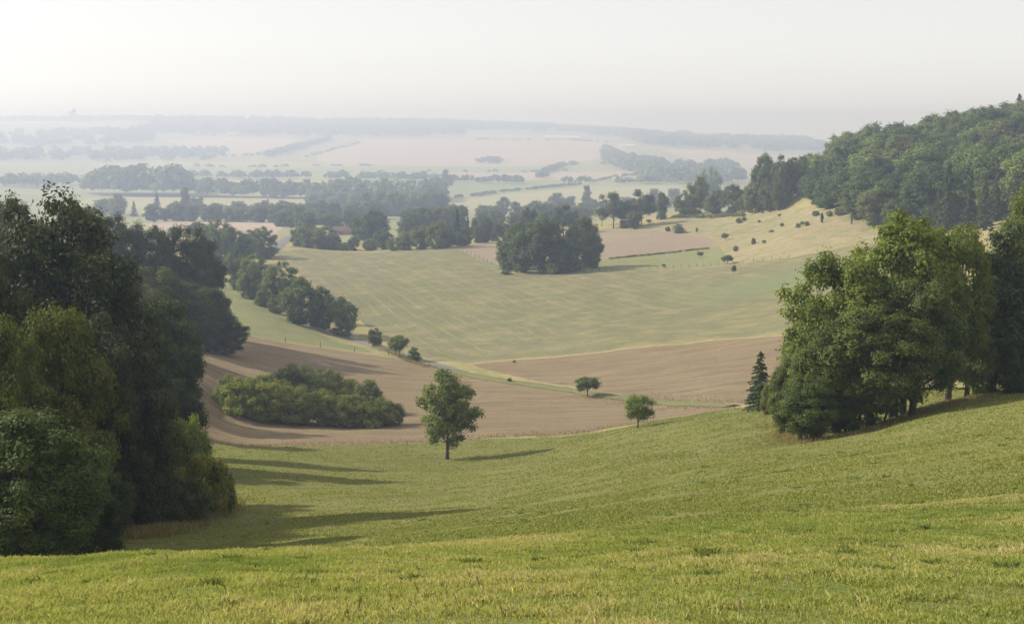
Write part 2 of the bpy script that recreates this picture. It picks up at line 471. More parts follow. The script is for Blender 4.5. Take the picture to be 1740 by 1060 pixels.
for k in range(len(FIELDS)):
    s = allS[:, k][tris]
    neg = (s < 0).sum(1)
    inside = tris[neg == 3]; outside = tris[neg == 0]
    mixed = tris[(neg > 0) & (neg < 3)]
    cache = {}; nP, nN, nS = [], [], []; fi_, fo_ = [], []
    base = len(allP)

    def cut(i, j):
        key = (i, j) if i < j else (j, i)
        if key not in cache:
            i, j = key
            t = allS[i, k] / (allS[i, k] - allS[j, k])
            cache[key] = base + len(nP)
            nP.append(allP[i] * (1 - t) + allP[j] * t); nN.append(allN[i] * (1 - t) + allN[j] * t)
            q = allS[i] * (1 - t) + allS[j] * t; q[k] = 0; nS.append(q)
        return cache[key]
    for tr in mixed.tolist():
        sg = [allS[i, k] < 0 for i in tr]
        odd = sg.index(True) if sum(sg) == 1 else sg.index(False)
        p, q, r = tr[odd], tr[(odd + 1) % 3], tr[(odd + 2) % 3]
        e1, e2 = cut(p, q), cut(p, r)
        one = [(p, e1, e2)]; two = [(e1, q, r), (e1, r, e2)]
        (fi_ if sum(sg) == 1 else fo_).extend(one)
        (fo_ if sum(sg) == 1 else fi_).extend(two)
    if nP:
        allP = np.concatenate([allP, np.array(nP)]); allN = np.concatenate([allN, np.array(nN)]); allS = np.concatenate([allS, np.array(nS)])
    inside = np.concatenate([inside, np.array(fi_, int).reshape(-1, 3)])
    tris = np.concatenate([outside, np.array(fo_, int).reshape(-1, 3)])
    pieces.append((FIELDS[k][0], FIELDS[k][1], inside))
cent = allP[tris].mean(1)
near_mask = cent[:, 1] < 205 + fbm(cent[:, 0] / 20, cent[:, 1] / 20, 5, 2) * 6
pieces.append(('meadow', 'meadow', tris[near_mask]))
mid_mask = ~near_mask & (cent[:, 1] < 860)
pieces.append(('field_verge', 'verge', tris[mid_mask]))
pieces.append(('valley_farmland', 'farmland', tris[~near_mask & ~mid_mask]))

mow_edge = [at(*p) for p in [(440, 425), (500, 455), (560, 495), (610, 538), (655, 573), (700, 598), (742, 612), (800, 616), (870, 610), (960, 603), (1100, 587), (1200, 577), (1340, 567)]] + [at(1640, 500, 330)]


def raw_mesh(name, verts, faces, mats, fmat=None, smooth=False, attrs=None):
    """verts (n,3), faces (m,k) with k = 3 or 4"""
    me = bpy.data.meshes.new(name)
    verts = np.asarray(verts, np.float32); faces = np.asarray(faces, np.int32)
    kk = faces.shape[1]
    me.vertices.add(len(verts)); me.vertices.foreach_set('co', verts.ravel())
    me.loops.add(faces.size); me.loops.foreach_set('vertex_index', faces.ravel())
    me.polygons.add(len(faces))
    me.polygons.foreach_set('loop_start', np.arange(0, faces.size, kk, dtype=np.int32))
    me.polygons.foreach_set('loop_total', np.full(len(faces), kk, np.int32))
    if fmat is not None: me.polygons.foreach_set('material_index', np.asarray(fmat, np.int32))
    me.polygons.foreach_set('use_smooth', np.full(len(faces), smooth, bool))
    for m_ in mats: me.materials.append(m_)
    me.update(calc_edges=True)
    for an, (dom, arr) in (attrs or {}).items():
        at_ = me.attributes.new(an, 'FLOAT', dom); at_.data.foreach_set('value', np.asarray(arr, np.float32))
    return me


def obj(name, me, parent=None, loc=None):
    o = bpy.data.objects.new(name, me); COL.objects.link(o)
    if parent: o.parent = parent
    if loc is not None: o.location = loc
    return o


for nm, mt, tr in pieces:
    if len(tr) == 0: continue
    ids, inv = np.unique(tr, return_inverse=True)
    P_ = allP[ids]
    attrs = None
    if mt == 'mown':
        row = poly_sd(P_[:, 0], P_[:, 1], mow_edge, False)
        gx, gy = at(1330, 480)
        gr = np.clip(1.3 - np.hypot((P_[:, 0] - gx) / 38, (P_[:, 1] - gy) / 32), 0, 1)
        attrs = {'row': ('POINT', row), 'green': ('POINT', gr)}
    me = raw_mesh(nm, P_, inv.reshape(-1, 3), [M[mt]], smooth=True, attrs=attrs)
    me.normals_split_custom_set_from_vertices(allN[ids].tolist())
    o = obj(nm, me); o['kind'] = 'structure'


def tag(o, label, cat, group=None, kind=None):
    o['label'] = label; o['category'] = cat
    if group: o['group'] = group
    if kind: o['kind'] = kind
    return o


def empty(name, loc, label, cat, group=None, rz=0.0):
    o = bpy.data.objects.new(name, None); COL.objects.link(o)
    o.location = loc; o.rotation_euler = (0, 0, rz); o.empty_display_size = 0.3
    return tag(o, label, cat, group)


# road and grass track: ribbons draped on the ground
def ribbon(name, pts, width, mat, lift):
    P = np.array([at(*p) for p in pts]); out = []
    for i in range(len(P) - 1):
        p0, p1, p2, p3 = P[max(i - 1, 0)], P[i], P[i + 1], P[min(i + 2, len(P) - 1)]
        nseg = max(2, int(np.linalg.norm(p2 - p1) / 1.2))
        for j in range(nseg):
            t = j / nseg
            out.append(0.5 * (2 * p1 + (p2 - p0) * t + (2 * p0 - 5 * p1 + 4 * p2 - p3) * t * t + (3 * p1 - p0 - 3 * p2 + p3) * t ** 3))
    out = np.array(out); T = np.gradient(out, axis=0); T /= np.linalg.norm(T, axis=1, keepdims=True)
    N_ = np.stack([-T[:, 1], T[:, 0]], 1); off = np.array([-.5, -.25, 0, .25, .5]) * width
    vs = []
    for o_ in off:
        wob = (vnoise(out[:, 0] / 3, out[:, 1] / 3, 77) * 0.25 * width * (abs(o_) > 0.4 * width))[:, None]
        q = out + N_ * (o_ + np.sign(o_) * wob)
        vs.append(np.column_stack([q, hgt(q[:, 0], q[:, 1]) + lift * (1 if abs(o_) < 0.4 * width else 0.25)]))
    m = len(out); V = np.concatenate(vs); Fs = []
    for c_ in range(4):
        i = np.arange(m - 1) + c_ * m
        Fs.append(np.stack([i, i + m, i + m + 1, i + 1], 1)[:, ::-1])
    o = obj(name, raw_mesh(name, V, np.concatenate(Fs), [mat], smooth=True)); o['kind'] = 'structure'
    return o


mr = Mat('worn_asphalt', 0.9, 0.1)
mr.color(mr.mix(mr.noise(0.7, 4), (0.135, 0.13, 0.12), (0.19, 0.18, 0.165)))
M['road'] = mr.m
M['track'] = ground_mat('grass_track', (0.135, 0.145, 0.058), (0.155, 0.158, 0.066), (0.175, 0.158, 0.08), 0.05, 0.5, 3, 0.05)
M['worn'] = ground_mat('worn_path', (0.23, 0.22, 0.11), (0.19, 0.19, 0.08), (0.26, 0.225, 0.13), 0.1, 0.7, 4, 0.05)
ribbon('country_road', [(462, 428), (470, 420), (482, 410), (500, 400)], 7, M['road'], 0.25)
ribbon('country_road', [(470, 520), (510, 545), (560, 568), (600, 577), (640, 588), (675, 600), (710, 611), (745, 622), (770, 631)], 4.2, M['road'], 0.28)
ribbon('grass_track', [(770, 631), (820, 641), (865, 649), (900, 653), (980, 665), (1040, 674), (1100, 681), (1180, 687), (1250, 691)], 4.0, M['track'], 0.3)

# ------------------------------------------------------------------ leaves and trees
def leaf_mat(name, c1, c2, trans=0.3):
    m = Mat(name, 0.6, 0.25)
    at_ = m.node('ShaderNodeAttribute', attribute_name='tint')
    oi = m.node('ShaderNodeObjectInfo')
    c = m.mix(at_.outputs['Fac'], c1, c2)
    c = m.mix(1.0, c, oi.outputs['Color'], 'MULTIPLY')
    m.color(c)
    tr = m.node('ShaderNodeBsdfTranslucent')
    tc = m.mix(1.0, c, (1.25, 1.3, 0.55), 'MULTIPLY')
    m.link(tc, tr.inputs['Color'])
    ms = m.node('ShaderNodeMixShader'); ms.inputs[0].default_value = trans
    m.link(m.p.outputs[0], ms.inputs[1]); m.link(tr.outputs[0], ms.inputs[2])
    m.link(ms.outputs[0], m.out.inputs['Surface'])
    return m.m


M['leaf'] = leaf_mat('leaves', (0.080, 0.108, 0.028), (0.175, 0.185, 0.055))
M['needle'] = leaf_mat('needles', (0.055, 0.076, 0.026), (0.10, 0.12, 0.045), 0.1)
mb = Mat('bark', 0.9, 0.1)
mb.color(mb.mix(mb.noise(3.0, 5, mb.pos((1, 1, 0.25))), (0.05, 0.042, 0.033), (0.13, 0.11, 0.09)))
mb.bump(mb.noise(8.0, 4, mb.pos((1, 1, 0.2))), 0.04, 0.8)
M['bark'] = mb.m


def tube(path, radii, sides=6):
    path = np.array(path, float); n_ = len(path)
    T = np.gradient(path, axis=0); T /= np.linalg.norm(T, axis=1, keepdims=True) + 1e-9
    V, Fc = [], []
    ref = np.array([0.13, 0.97, 0.2])
    for i in range(n_):
        a_ = np.cross(T[i], ref); a_ /= np.linalg.norm(a_) + 1e-9; b_ = np.cross(T[i], a_)
        for k in range(sides):
            th = 2 * math.pi * k / sides
            V.append(path[i] + radii[i] * (a_ * math.cos(th) + b_ * math.sin(th)))
    for i in range(n_ - 1):
        for k in range(sides):
            k2 = (k + 1) % sides
            Fc.append((i * sides + k, i * sides + k2, (i + 1) * sides + k2, (i + 1) * sides + k))
    return np.array(V), np.array(Fc)


def leaves_at(pos, nrm, size, g, aspect=0.62):
    """one folded diamond per leaf spray"""
    n_ = len(pos)
    nrm = nrm / (np.linalg.norm(nrm, axis=1, keepdims=True) + 1e-9)
    r_ = g.normal(size=(n_, 3)); t = np.cross(nrm, r_); t /= np.linalg.norm(t, axis=1, keepdims=True) + 1e-9
    b_ = np.cross(nrm, t)
    sz = (size * g.uniform(0.6, 1.35, n_))[:, None]
    fold = nrm * sz * 0.22
    V = np.stack([pos - t * sz, pos + b_ * sz * aspect + fold, pos + t * sz, pos - b_ * sz * aspect + fold], 1).reshape(-1, 3)
    return V, np.arange(n_ * 4).reshape(-1, 4)


def make_tree(name, seed, H=1.0, zc=0.58, rx=0.36, rz=0.42, nclump=70, nleaf=20000, leaf=0.012, clump=0.16, trunk_r=0.022,
              stems=1, lobes=5, low=-0.75, shell=0.55, mat='leaf', airy=0.0, top_bias=0.0, shape='round', lobvar=0.25):
    """unit-height tree: returns (trunk mesh, crown mesh)"""
    g = np.random.default_rng(seed)
    lob = [(g.normal(size=3), g.uniform(1 - lobvar, 1 + lobvar)) for _ in range(lobes * 2)]
    lobd = np.array([l[0] / np.linalg.norm(l[0]) for l in lob]); lobs = np.array([l[1] for l in lob])
    C = []
    while len(C) < nclump:
        d_ = g.normal(size=3); d_ /= np.linalg.norm(d_)
        if d_[2] < low: continue
        w = np.exp(4 * (lobd @ d_ - 1)); f = (w * lobs).sum() / w.sum()
        r_ = f * (shell + (1 - shell) * g.uniform() ** 0.6)
        if g.uniform() < 0.22: r_ *= g.uniform(0.3, 0.8)
        p = d_ * r_
        if shape == 'cone':
            hz = (p[2] + 1) / 2; p[:2] *= max(0.08, 1.15 * (1 - hz) + 0.05) / max(0.3, math.sqrt(max(0.05, 1 - min(1, abs(p[2])) ** 2)))
        if shape == 'flat' and p[2] < 0: p[2] *= 0.6
        C.append((p[0] * rx, p[1] * rx, zc + p[2] * rz, g.uniform(0.65, 1.25) * clump * (0.75 + 0.25 * f)))
    C = np.array(C)
    C[:, 2] = np.clip(C[:, 2], 0.04, 0.985 - C[:, 3] * 0.4)
    wq = C[:, 3] ** 2; wq = wq / wq.sum()
    ids = g.choice(len(C), nleaf, p=wq)
    d_ = g.normal(size=(nleaf, 3)); d_ /= np.linalg.norm(d_, axis=1, keepdims=True)
    lump = 1 + 0.35 * np.sin(d_[:, 0] * 5 + ids) * np.sin(d_[:, 1] * 4 + ids * 2.3) + 0.2 * np.sin(d_[:, 2] * 7 + ids)
    r_ = g.uniform(size=nleaf) ** 0.45 * lump
    off = d_ * (r_ * C[ids, 3])[:, None]; off[:, 2] *= 0.72
    pos = C[ids, :3] + off
    pos[:, 2] = np.maximum(pos[:, 2], 0.012)
    cen = np.array([0, 0, zc])
    nrm = d_ * 0.8 + (pos - cen) / max(rx, rz) * 0.45 + g.normal(size=(nleaf, 3)) * 0.4 + np.array([0, 0, 0.45])
    # ragged sprays sticking out
    V, Fc = leaves_at(pos, nrm, leaf, g)
    tint = np.clip(np.repeat(0, nleaf) + (C[ids, 3] * 1e4 % 1) * 0.5 + g.uniform(-0.25, 0.55, nleaf), 0, 1)
    crown = raw_mesh(name + '_crown', V, Fc, [M[mat]], attrs={'tint': ('FACE', tint)})
    crown.polygons.foreach_set('use_smooth', np.zeros(len(Fc), bool))
    TV, TF, o_ = [], [], 0

    def add(path, rad, sides):
        nonlocal o_
        v_, f_ = tube(path, rad, sides); TV.append(v_); TF.append(f_ + o_); o_ += len(v_)
    stem_paths = []
    for s_ in range(stems):
        bx, by = (g.normal(size=2) * 0.05 * (stems > 1))
        tx, ty = (g.normal(size=2) * (0.03 if stems == 1 else 0.16) * (rx / 0.36))
        top = zc + rz * 0.62
        ts = np.linspace(0, 1, 9)
        path = [(bx + (tx - bx) * t ** 1.3 + 0.012 * math.sin(5 * t + s_), by + (ty - by) * t ** 1.3 + 0.012 * math.cos(4 * t + s_), -0.02 + (top + 0.02) * t) for t in ts]
        rr = trunk_r * (1 if stems == 1 else 0.55)
        rad = [rr * (1.45 if t == 0 else 1) * (1 - 0.86 * t) for t in ts]
        add(path, rad, 8); stem_paths.append((np.array(path), rad))
    order = g.permutation(len(C))[:min(len(C), 46)]
    for k_ in order:
        c_ = C[k_]
        path, rad = stem_paths[k_ % stems]
        zt = c_[2] * g.uniform(0.35, 0.72)
        j = int(np.clip(np.searchsorted(path[:, 2], zt), 1, 7))
        p0 = path[j]; r0 = max(rad[j] * 0.5, trunk_r * 0.10)
        mid = p0 * 0.5 + c_[:3] * 0.5 + np.array([0, 0, -0.02]) + g.normal(size=3) * 0.012
        add([p0, p0 * 0.7 + mid * 0.3 + g.normal(size=3) * 0.004, mid, c_[:3]], [r0, r0 * 0.75, r0 * 0.5, r0 * 0.2], 4)
    trunk = raw_mesh(name + '_trunk', np.concatenate(TV), np.concatenate(TF), [M['bark']], smooth=True)
    return trunk, crown


def make_conifer(name, seed, nleaf=9000, rbase=0.2, leaf=0.016, levels=26, droop=0.25):
    g = np.random.default_rng(seed); V, Fc, o_, T = [], [], 0, []
    TV, TF, to = [], [], 0

    def add(path, rad, sides):
        nonlocal to
        v_, f_ = tube(path, rad, sides); TV.append(v_); TF.append(f_ + to); to += len(v_)
    add([(0, 0, -0.02), (0.004, 0, 0.3), (0, 0.004, 0.65), (0, 0, 0.98)], [0.02, 0.015, 0.008, 0.002], 7)
    P, N_ = [], []
    brs = []
    for L_ in range(levels):
        z = 0.06 + 0.92 * (L_ / levels); rr = rbase * (1 - (z - 0.04) / 0.97) ** 0.8 + 0.008
        for k in range(g.integers(5, 8)):
            brs.append((z + g.uniform(-.015, .015), rr * g.uniform(0.65, 1.15), g.uniform(0, 6.28)))
    wt = np.array([b_[1] for b_ in brs]); cnt = np.maximum(8, (wt / wt.sum() * nleaf).astype(int))
    for (z, rr, th), c_ in zip(brs, cnt):
        t = g.uniform(0.08, 1, c_) ** 0.8
        side = (g.uniform(-1, 1, c_)) * 0.28 * rr * (1.1 - t)
        x = np.cos(th) * t * rr - np.sin(th) * side; y = np.sin(th) * t * rr + np.cos(th) * side
        zz = z - droop * rr * t ** 1.5 + g.normal(size=c_) * 0.006
        P.append(np.stack([x, y, zz], 1))
        N_.append(np.stack([np.cos(th) * 0.5 + 0 * t, np.sin(th) * 0.5 + 0 * t, 0.8 + 0 * t], 1) + g.normal(size=(c_, 3)) * 0.45)
        add([(0, 0, z), (math.cos(th) * rr * .5, math.sin(th) * rr * .5, z - droop * rr * .35), (math.cos(th) * rr * .95, math.sin(th) * rr * .95, z - droop * rr * .9)], [0.004, 0.0025, 0.001], 3)
    P = np.concatenate(P); N_ = np.concatenate(N_)
    V, Fc = leaves_at(P, N_, leaf, g, 0.45)
    crown = raw_mesh(name + '_crown', V, Fc, [M['needle']], attrs={'tint': ('FACE', g.uniform(0, 1, len(Fc)))})
    trunk = raw_mesh(name + '_trunk', np.concatenate(TV), np.concatenate(TF), [M['bark']], smooth=True)
    return trunk, crown


# kinds of tree, each with a few individuals; (meshes, natural crown half-width for height 1)
KIND = {}
KIND['big'] = [make_tree('broadleaf%d' % i, 100 + i, nclump=190, nleaf=62000, leaf=0.0095, clump=0.082, rx=0.42, rz=0.49, zc=0.50, low=-0.95, lobes=7, shell=0.5, trunk_r=0.024) for i in range(3)]
KIND['stout'] = [make_tree('stout', 130, nclump=150, nleaf=50000, leaf=0.0105, clump=0.085, rx=0.42, rz=0.43, zc=0.57, lobes=7, trunk_r=0.03)]
KIND['multi'] = [make_tree('multistem%d' % i, 140 + i, nclump=170, nleaf=52000, leaf=0.0108, clump=0.085, rx=0.42, rz=0.46, zc=0.52, low=-1, stems=8, lobes=7, trunk_r=0.018) for i in range(2)]
KIND['young'] = [make_tree('young', 163, nclump=120, nleaf=16000, leaf=0.0135, clump=0.072, rx=0.31, rz=0.43, zc=0.565, low=-0.98, lobes=6, lobvar=0.10, trunk_r=0.019, shell=0.4)]
KIND['mid'] = [make_tree('midtree%d' % i, 200 + i, nclump=100, nleaf=15000, leaf=0.020, clump=0.11, rx=0.42, rz=0.50, zc=0.49, low=-1, lobes=6) for i in range(5)]
KIND['bush'] = [make_tree('shrub%d' % i, 240 + i, nclump=90, nleaf=15000, leaf=0.022, clump=0.14, rx=0.62, rz=0.53, zc=0.42, low=-1, stems=4, trunk_r=0.02) for i in range(4)]
KIND['small'] = [make_tree('smalltree%d' % i, 260 + i, nclump=40, nleaf=5000, leaf=0.032, clump=0.17, rx=0.48, rz=0.36, zc=0.62, trunk_r=0.028, lobes=4) for i in range(3)]
KIND['far'] = [make_tree('fartree%d' % i, 300 + i, nclump=40, nleaf=3200, leaf=0.042, clump=0.17, rx=0.42, rz=0.5, zc=0.49, low=-1) for i in range(5)]
KIND['farbush'] = [make_tree('farbush%d' % i, 320 + i, nclump=36, nleaf=2600, leaf=0.05, clump=0.2, rx=0.8, rz=0.48, zc=0.45, stems=3) for i in range(3)]
KIND['cedar'] = [make_tree('cedar%d' % i, 340 + i, nclump=60, nleaf=9000, leaf=0.022, clump=0.14, rx=0.5, rz=0.42, zc=0.55, mat='needle', shape='flat', low=-0.8) for i in range(2)]
KIND['poplar'] = [make_tree('poplar%d' % i, 350 + i, nclump=50, nleaf=4500, leaf=0.028, clump=0.09, rx=0.16, rz=0.47, zc=0.5, low=-1) for i in range(2)]
KIND['fir'] = [make_conifer('fir%d' % i, 360 + i, rbase=(0.17, 0.24)[i], nleaf=9000) for i in range(2)]
KIND['spruce'] = [make_conifer('spruce', 370, rbase=0.24, nleaf=20000, leaf=0.012, levels=34)]
KIND['cypress'] = [make_tree('cypress', 380, nclump=90, nleaf=30000, leaf=0.010, clump=0.07, rx=0.17, rz=0.48, zc=0.49, low=-1, mat='needle')]
NATW = dict(stout=.46, big=.44, multi=.44, young=.31, mid=.45, bush=.68, small=.52, far=.48, farbush=.86, cedar=.55, poplar=.19, fir=.2, spruce=.24, cypress=.19)
CAT = dict(stout='tree', big='tree', multi='tree', young='tree', mid='tree', bush='bush', small='tree', far='tree', farbush='bush', cedar='tree', poplar='tree', fir='tree', spruce='tree', cypress='tree')
ONAME = dict(stout='broadleaf_tree', big='broadleaf_tree', multi='multi_stemmed_tree', young='young_tree', mid='broadleaf_tree', bush='bush', small='small_tree', far='broadleaf_tree', farbush='bush', cedar='cedar_tree', poplar='poplar_tree', fir='conifer_tree', spruce='spruce_tree', cypress='cypress_tree')
# far copies are one mesh: trunk joined to crown
JOINED = {}


def joined(kind, i):
    if (kind, i) not in JOINED:
        t, c_ = KIND[kind][i]
        import bmesh
        me = c_.copy(); me.name = kind + '_whole'
        bm = bmesh.new(); bm.from_mesh(c_)
        nf = len(bm.faces); bm.from_mesh(t); bm.faces.ensure_lookup_table()
        for f_ in bm.faces[nf:]: f_.material_index = 1
        bm.to_mesh(me); bm.free(); me.materials.append(M['bark'])
        JOINED[(kind, i)] = me
    return JOINED[(kind, i)]


NTREES = 0


def plant(kind, X, Y, h, hw, label, group=None, tint=(1, 1, 1), parts=True, sink=0.0, idx_=None, cat=None, rz=None, name=None):
    """hw = crown half-width in metres"""
    global NTREES
    NTREES += 1
    i = rnd.randrange(len(KIND[kind])) if idx_ is None else idx_
    z = h1(X, Y) - sink
    sx = hw / NATW[kind]
    rz = rnd.uniform(0, 6.28) if rz is None else rz
    j = 1 + rnd.uniform(-.08, .08)
    col = (*[c_ * j for c_ in tint], 1)
    nm = name or ONAME[kind]
    if parts:
        e = empty(nm, (X, Y, z), label, cat or CAT[kind], group, rz)
        t_, c_ = KIND[kind][i]
        a_ = obj('trunk', t_, e); b_ = obj('crown', c_, e)
        for q in (a_, b_): q.scale = (sx, sx, h)
        b_.color = col
        return e
    o = obj(nm, joined(kind, i), None, (X, Y, z)); o.scale = (sx, sx, h); o.rotation_euler = (0, 0, rz); o.color = col
    return tag(o, label, cat or CAT[kind], group)


def tree_px(kind, u, vb, vt, hwpx, label, group=None, tint=(1, 1, 1), Y=None, **kw):
    """a tree whose foot shows at (u, vb), or stands at distance Y below (u, vt), and whose top shows at row vt"""
    if Y is None:
        X, Y = hit(u, vb)
    else:
        X = ray(u, vt)[0] * Y
    zt = ray(u, vt)[1] * Y
    h = max(0.3, zt - h1(X, Y))
    return plant(kind, X, Y, h, hwpx / F * Y, label, group, tint, **kw)


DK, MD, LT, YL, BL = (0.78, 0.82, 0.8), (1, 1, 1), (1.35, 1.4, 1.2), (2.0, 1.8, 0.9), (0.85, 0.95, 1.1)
# ---- left wood edge, near the camera: (kind, column, distance, top row, half-width px, tint, label)
LW = 'trees of the near wood edge'
for kd, u, Y, vt, hw, ti, lb in [
    ('big', 55, 95, 322, 175, DK, 'tallest dark broadleaf tree, rising highest over the shaded wood edge beside the meadow'),
    ('big', 165, 92, 425, 120, DK, 'dark broadleaf tree leaning out beside the tallest one, its crown ending above the shaded meadow'),
    ('big', 205, 88, 560, 95, DK, 'dark lower tree under the tallest tree of the wood edge, behind the yellowish one'),
    ('big', -70, 70, 380, 120, DK, 'dark tree at the picture edge behind the tallest tree of the near wood'),
    ('big', 95, 66, 520, 105, (1.65, 1.6, 0.8), 'yellowish green sunlit tree in front of the tallest dark tree of the wood edge'),
    ('big', -10, 62, 540, 95, (1.35, 1.4, 0.8), 'green tree with yellowing top beside the yellowish sunlit tree at the picture edge'),
    ('big', 40, 52, 695, 135, (1.1, 1.35, 0.9), 'lowest dark green tree of the wood edge, rising just behind the brow of the hill'),
    ('big', 150, 56, 770, 75, (0.7, 0.85, 0.7), 'small dark tree at the foot of the wood edge, just behind the brow'),
    ('big', 275, 140, 505, 75, (0.85, 0.95, 0.8), 'mid green tree with sunlit tips between the tallest dark tree and the rounded pale one'),
    ('big', 238, 108, 640, 62, DK, 'dark spreading tree overhanging the hawthorn bushes at the meadow corner'),
    ('big', 245, 250, 452, 62, (1.3, 1.3, 1.0), 'pale green tree with a yellowish dome below the three dark rounded trees'),
    ('big', 305, 255, 478, 62, (1.1, 1.1, 0.9), 'pale green tree just right of the yellowish dome, sloping down towards the wheat'),
    ('big', 352, 285, 488, 52, (1.05, 1.1, 0.9), 'rounded green tree with a light top standing at the corner of the ripe wheat'),
    ('big', 382, 285, 535, 42, (0.9, 0.95, 0.9), 'outermost dark green tree of the wood, its branches reaching over the ripe wheat'),
    ('big', 290, 190, 575, 52, (0.75, 0.8, 0.8), 'dark tree filling the wood edge below the rounded light topped tree'),
    ('big', 270, 155, 600, 55, (0.7, 0.75, 0.7), 'dark tree above the hawthorn bushes, facing the bush mound in the wheat'),
    ('big', 125, 290, 335, 58, (1.2, 1.2, 0.9), 'light topped tree on the skyline of the wood just beyond the tallest dark tree'),
    ('big', 195, 300, 362, 56, (0.95, 1, 0.85), 'rounded dark tree on the wood skyline, next beyond the light topped tree'),
    ('big', 247, 305, 376, 56, (0.8, 0.85, 0.8), 'rounded dark tree on the wood skyline, third from its far end'),
    ('big', 302, 310, 382, 52, (0.8, 0.85, 0.8), 'dark tree with a knobbly crown, second from the far end of the wood skyline'),
    ('big', 345, 320, 405, 42, (0.7, 0.75, 0.75), 'dark tree at the far end of the wood skyline, above the roadside trees'),
    ('big', 10, 220, 330, 60, (1.1, 1.1, 0.9), 'pale tree top showing behind the crown of the tallest dark tree'),
    ('big', 215, 160, 470, 60, (0.8, 0.85, 0.8), 'dark tree between the tallest tree and the yellowish dome of the wood'),
]:
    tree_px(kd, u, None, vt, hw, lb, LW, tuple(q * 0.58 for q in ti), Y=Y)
# trees outside the frame that throw the long shadows over the meadow
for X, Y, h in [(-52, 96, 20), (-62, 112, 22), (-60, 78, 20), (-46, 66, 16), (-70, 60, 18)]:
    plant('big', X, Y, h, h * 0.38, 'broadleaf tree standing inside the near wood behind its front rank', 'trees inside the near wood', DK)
for X, Y, h in [(-33, 97, 14), (-35, 107, 14), (-31, 88, 14), (-29.5, 80, 13), (-27, 73, 11), (-34, 74, 15), (-38, 86, 18), (-36, 80, 17), (-40, 95, 18), (-44, 104, 18), (-43, 134, 15), (-45, 142, 15)]:  # mostly hidden trees, added to widen the shadow pools on the meadow
    plant('big', X, Y, h, h * 0.36, 'mid green tree added in the near wood to throw shadow pools over the meadow', 'trees added in the near wood to throw shadow', (0.8, 0.85, 0.75))
for kd, u, vb, vt, hw, ti, lb in [
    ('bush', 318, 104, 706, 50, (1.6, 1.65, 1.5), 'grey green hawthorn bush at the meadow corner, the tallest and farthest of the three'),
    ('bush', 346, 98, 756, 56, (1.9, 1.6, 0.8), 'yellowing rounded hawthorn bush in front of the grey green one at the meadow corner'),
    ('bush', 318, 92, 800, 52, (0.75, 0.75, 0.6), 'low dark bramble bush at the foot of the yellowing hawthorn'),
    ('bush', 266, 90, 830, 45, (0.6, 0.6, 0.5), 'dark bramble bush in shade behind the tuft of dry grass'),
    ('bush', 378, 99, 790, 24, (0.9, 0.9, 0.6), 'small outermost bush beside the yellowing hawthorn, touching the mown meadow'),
]:
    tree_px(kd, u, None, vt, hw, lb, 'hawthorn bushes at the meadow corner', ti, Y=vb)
# ---- mound of bushes in the wheat
B = 'bushes of the mound in the wheat'
for u, vb, vt, hw, ti, lb in [
    (388, 690, 636, 26, (1.0, 1.05, 0.9), 'small dark green bush at the wood end of the mound in the wheat'),
    (412, 706, 640, 34, (1.5, 1.5, 1.1), 'pale green bush on the wood side of the mound, its front sloping to the wheat'),
    (455, 715, 648, 40, (1.25, 1.2, 0.75), 'yellowish green front bush of the mound, next to the pale green one'),
    (500, 719, 655, 40, (1.1, 1.05, 0.7), 'olive front bush of the mound, third along from the wood side'),
    (548, 722, 662, 38, (1.0, 1.0, 0.65), 'olive front bush in the middle of the mound with shaded foot'),
    (592, 724, 662, 36, (1.1, 1.05, 0.7), 'front bush of the mound with a yellowish top, third from the lone tree end'),
    (632, 725, 668, 34, (1.0, 1.0, 0.7), 'front bush of the mound, second from the lone tree end'),
    (662, 722, 676, 24, (0.7, 0.75, 0.6), 'dark low bush closing the mound on the side of the lone tree'),
    (455, 690, 634, 36, (0.9, 0.95, 0.75), 'dark green bush in the second row of the mound behind the yellowish green one'),
    (500, 685, 617, 42, (0.8, 0.85, 0.7), 'dark green rear bush forming the top of the mound'),
    (545, 688, 620, 40, (0.8, 0.85, 0.7), 'dark green rear bush just right of the top of the mound'),
    (585, 695, 636, 36, (0.8, 0.8, 0.65), 'brownish green rear bush stepping down from the top of the mound'),
    (625, 702, 645, 28, (0.65, 0.65, 0.55), 'dark brownish bush at the rear shoulder of the mound, towards the lone tree'),
]:
    tree_px('bush', u, vb, vt, hw * 1.22, lb, B, (ti[0] * 1.4, ti[1] * 1.35, ti[2] * 1.0))
# ---- lone trees
tree_px('young', 761, 780, 627, 51, 'tall young tree standing alone on the mown meadow, throwing a long shadow', None, (1.45, 1.45, 1.2))
tree_px('small', 998, 673, 640, 22, 'dark rounded hawthorn standing in the wheat beside the grass track', None, (0.8, 0.85, 0.8), cat='tree')
tree_px('small', 1083, 727, 673, 26, 'small round headed tree on a thin trunk at the crest of the meadow', None, (1.3, 1.45, 0.9))
tree_px('small', 866, 650, 642, 4, 'tiny bush at the edge of the grass track through the wheat', None, (0.9, 1, 0.9), cat='bush', name='bush')
tree_px('small', 874, 617, 612, 3, 'tiny dark bush in the wheat above the grass track', None, (0.9, 1, 0.9), cat='bush', name='bush', parts=False)
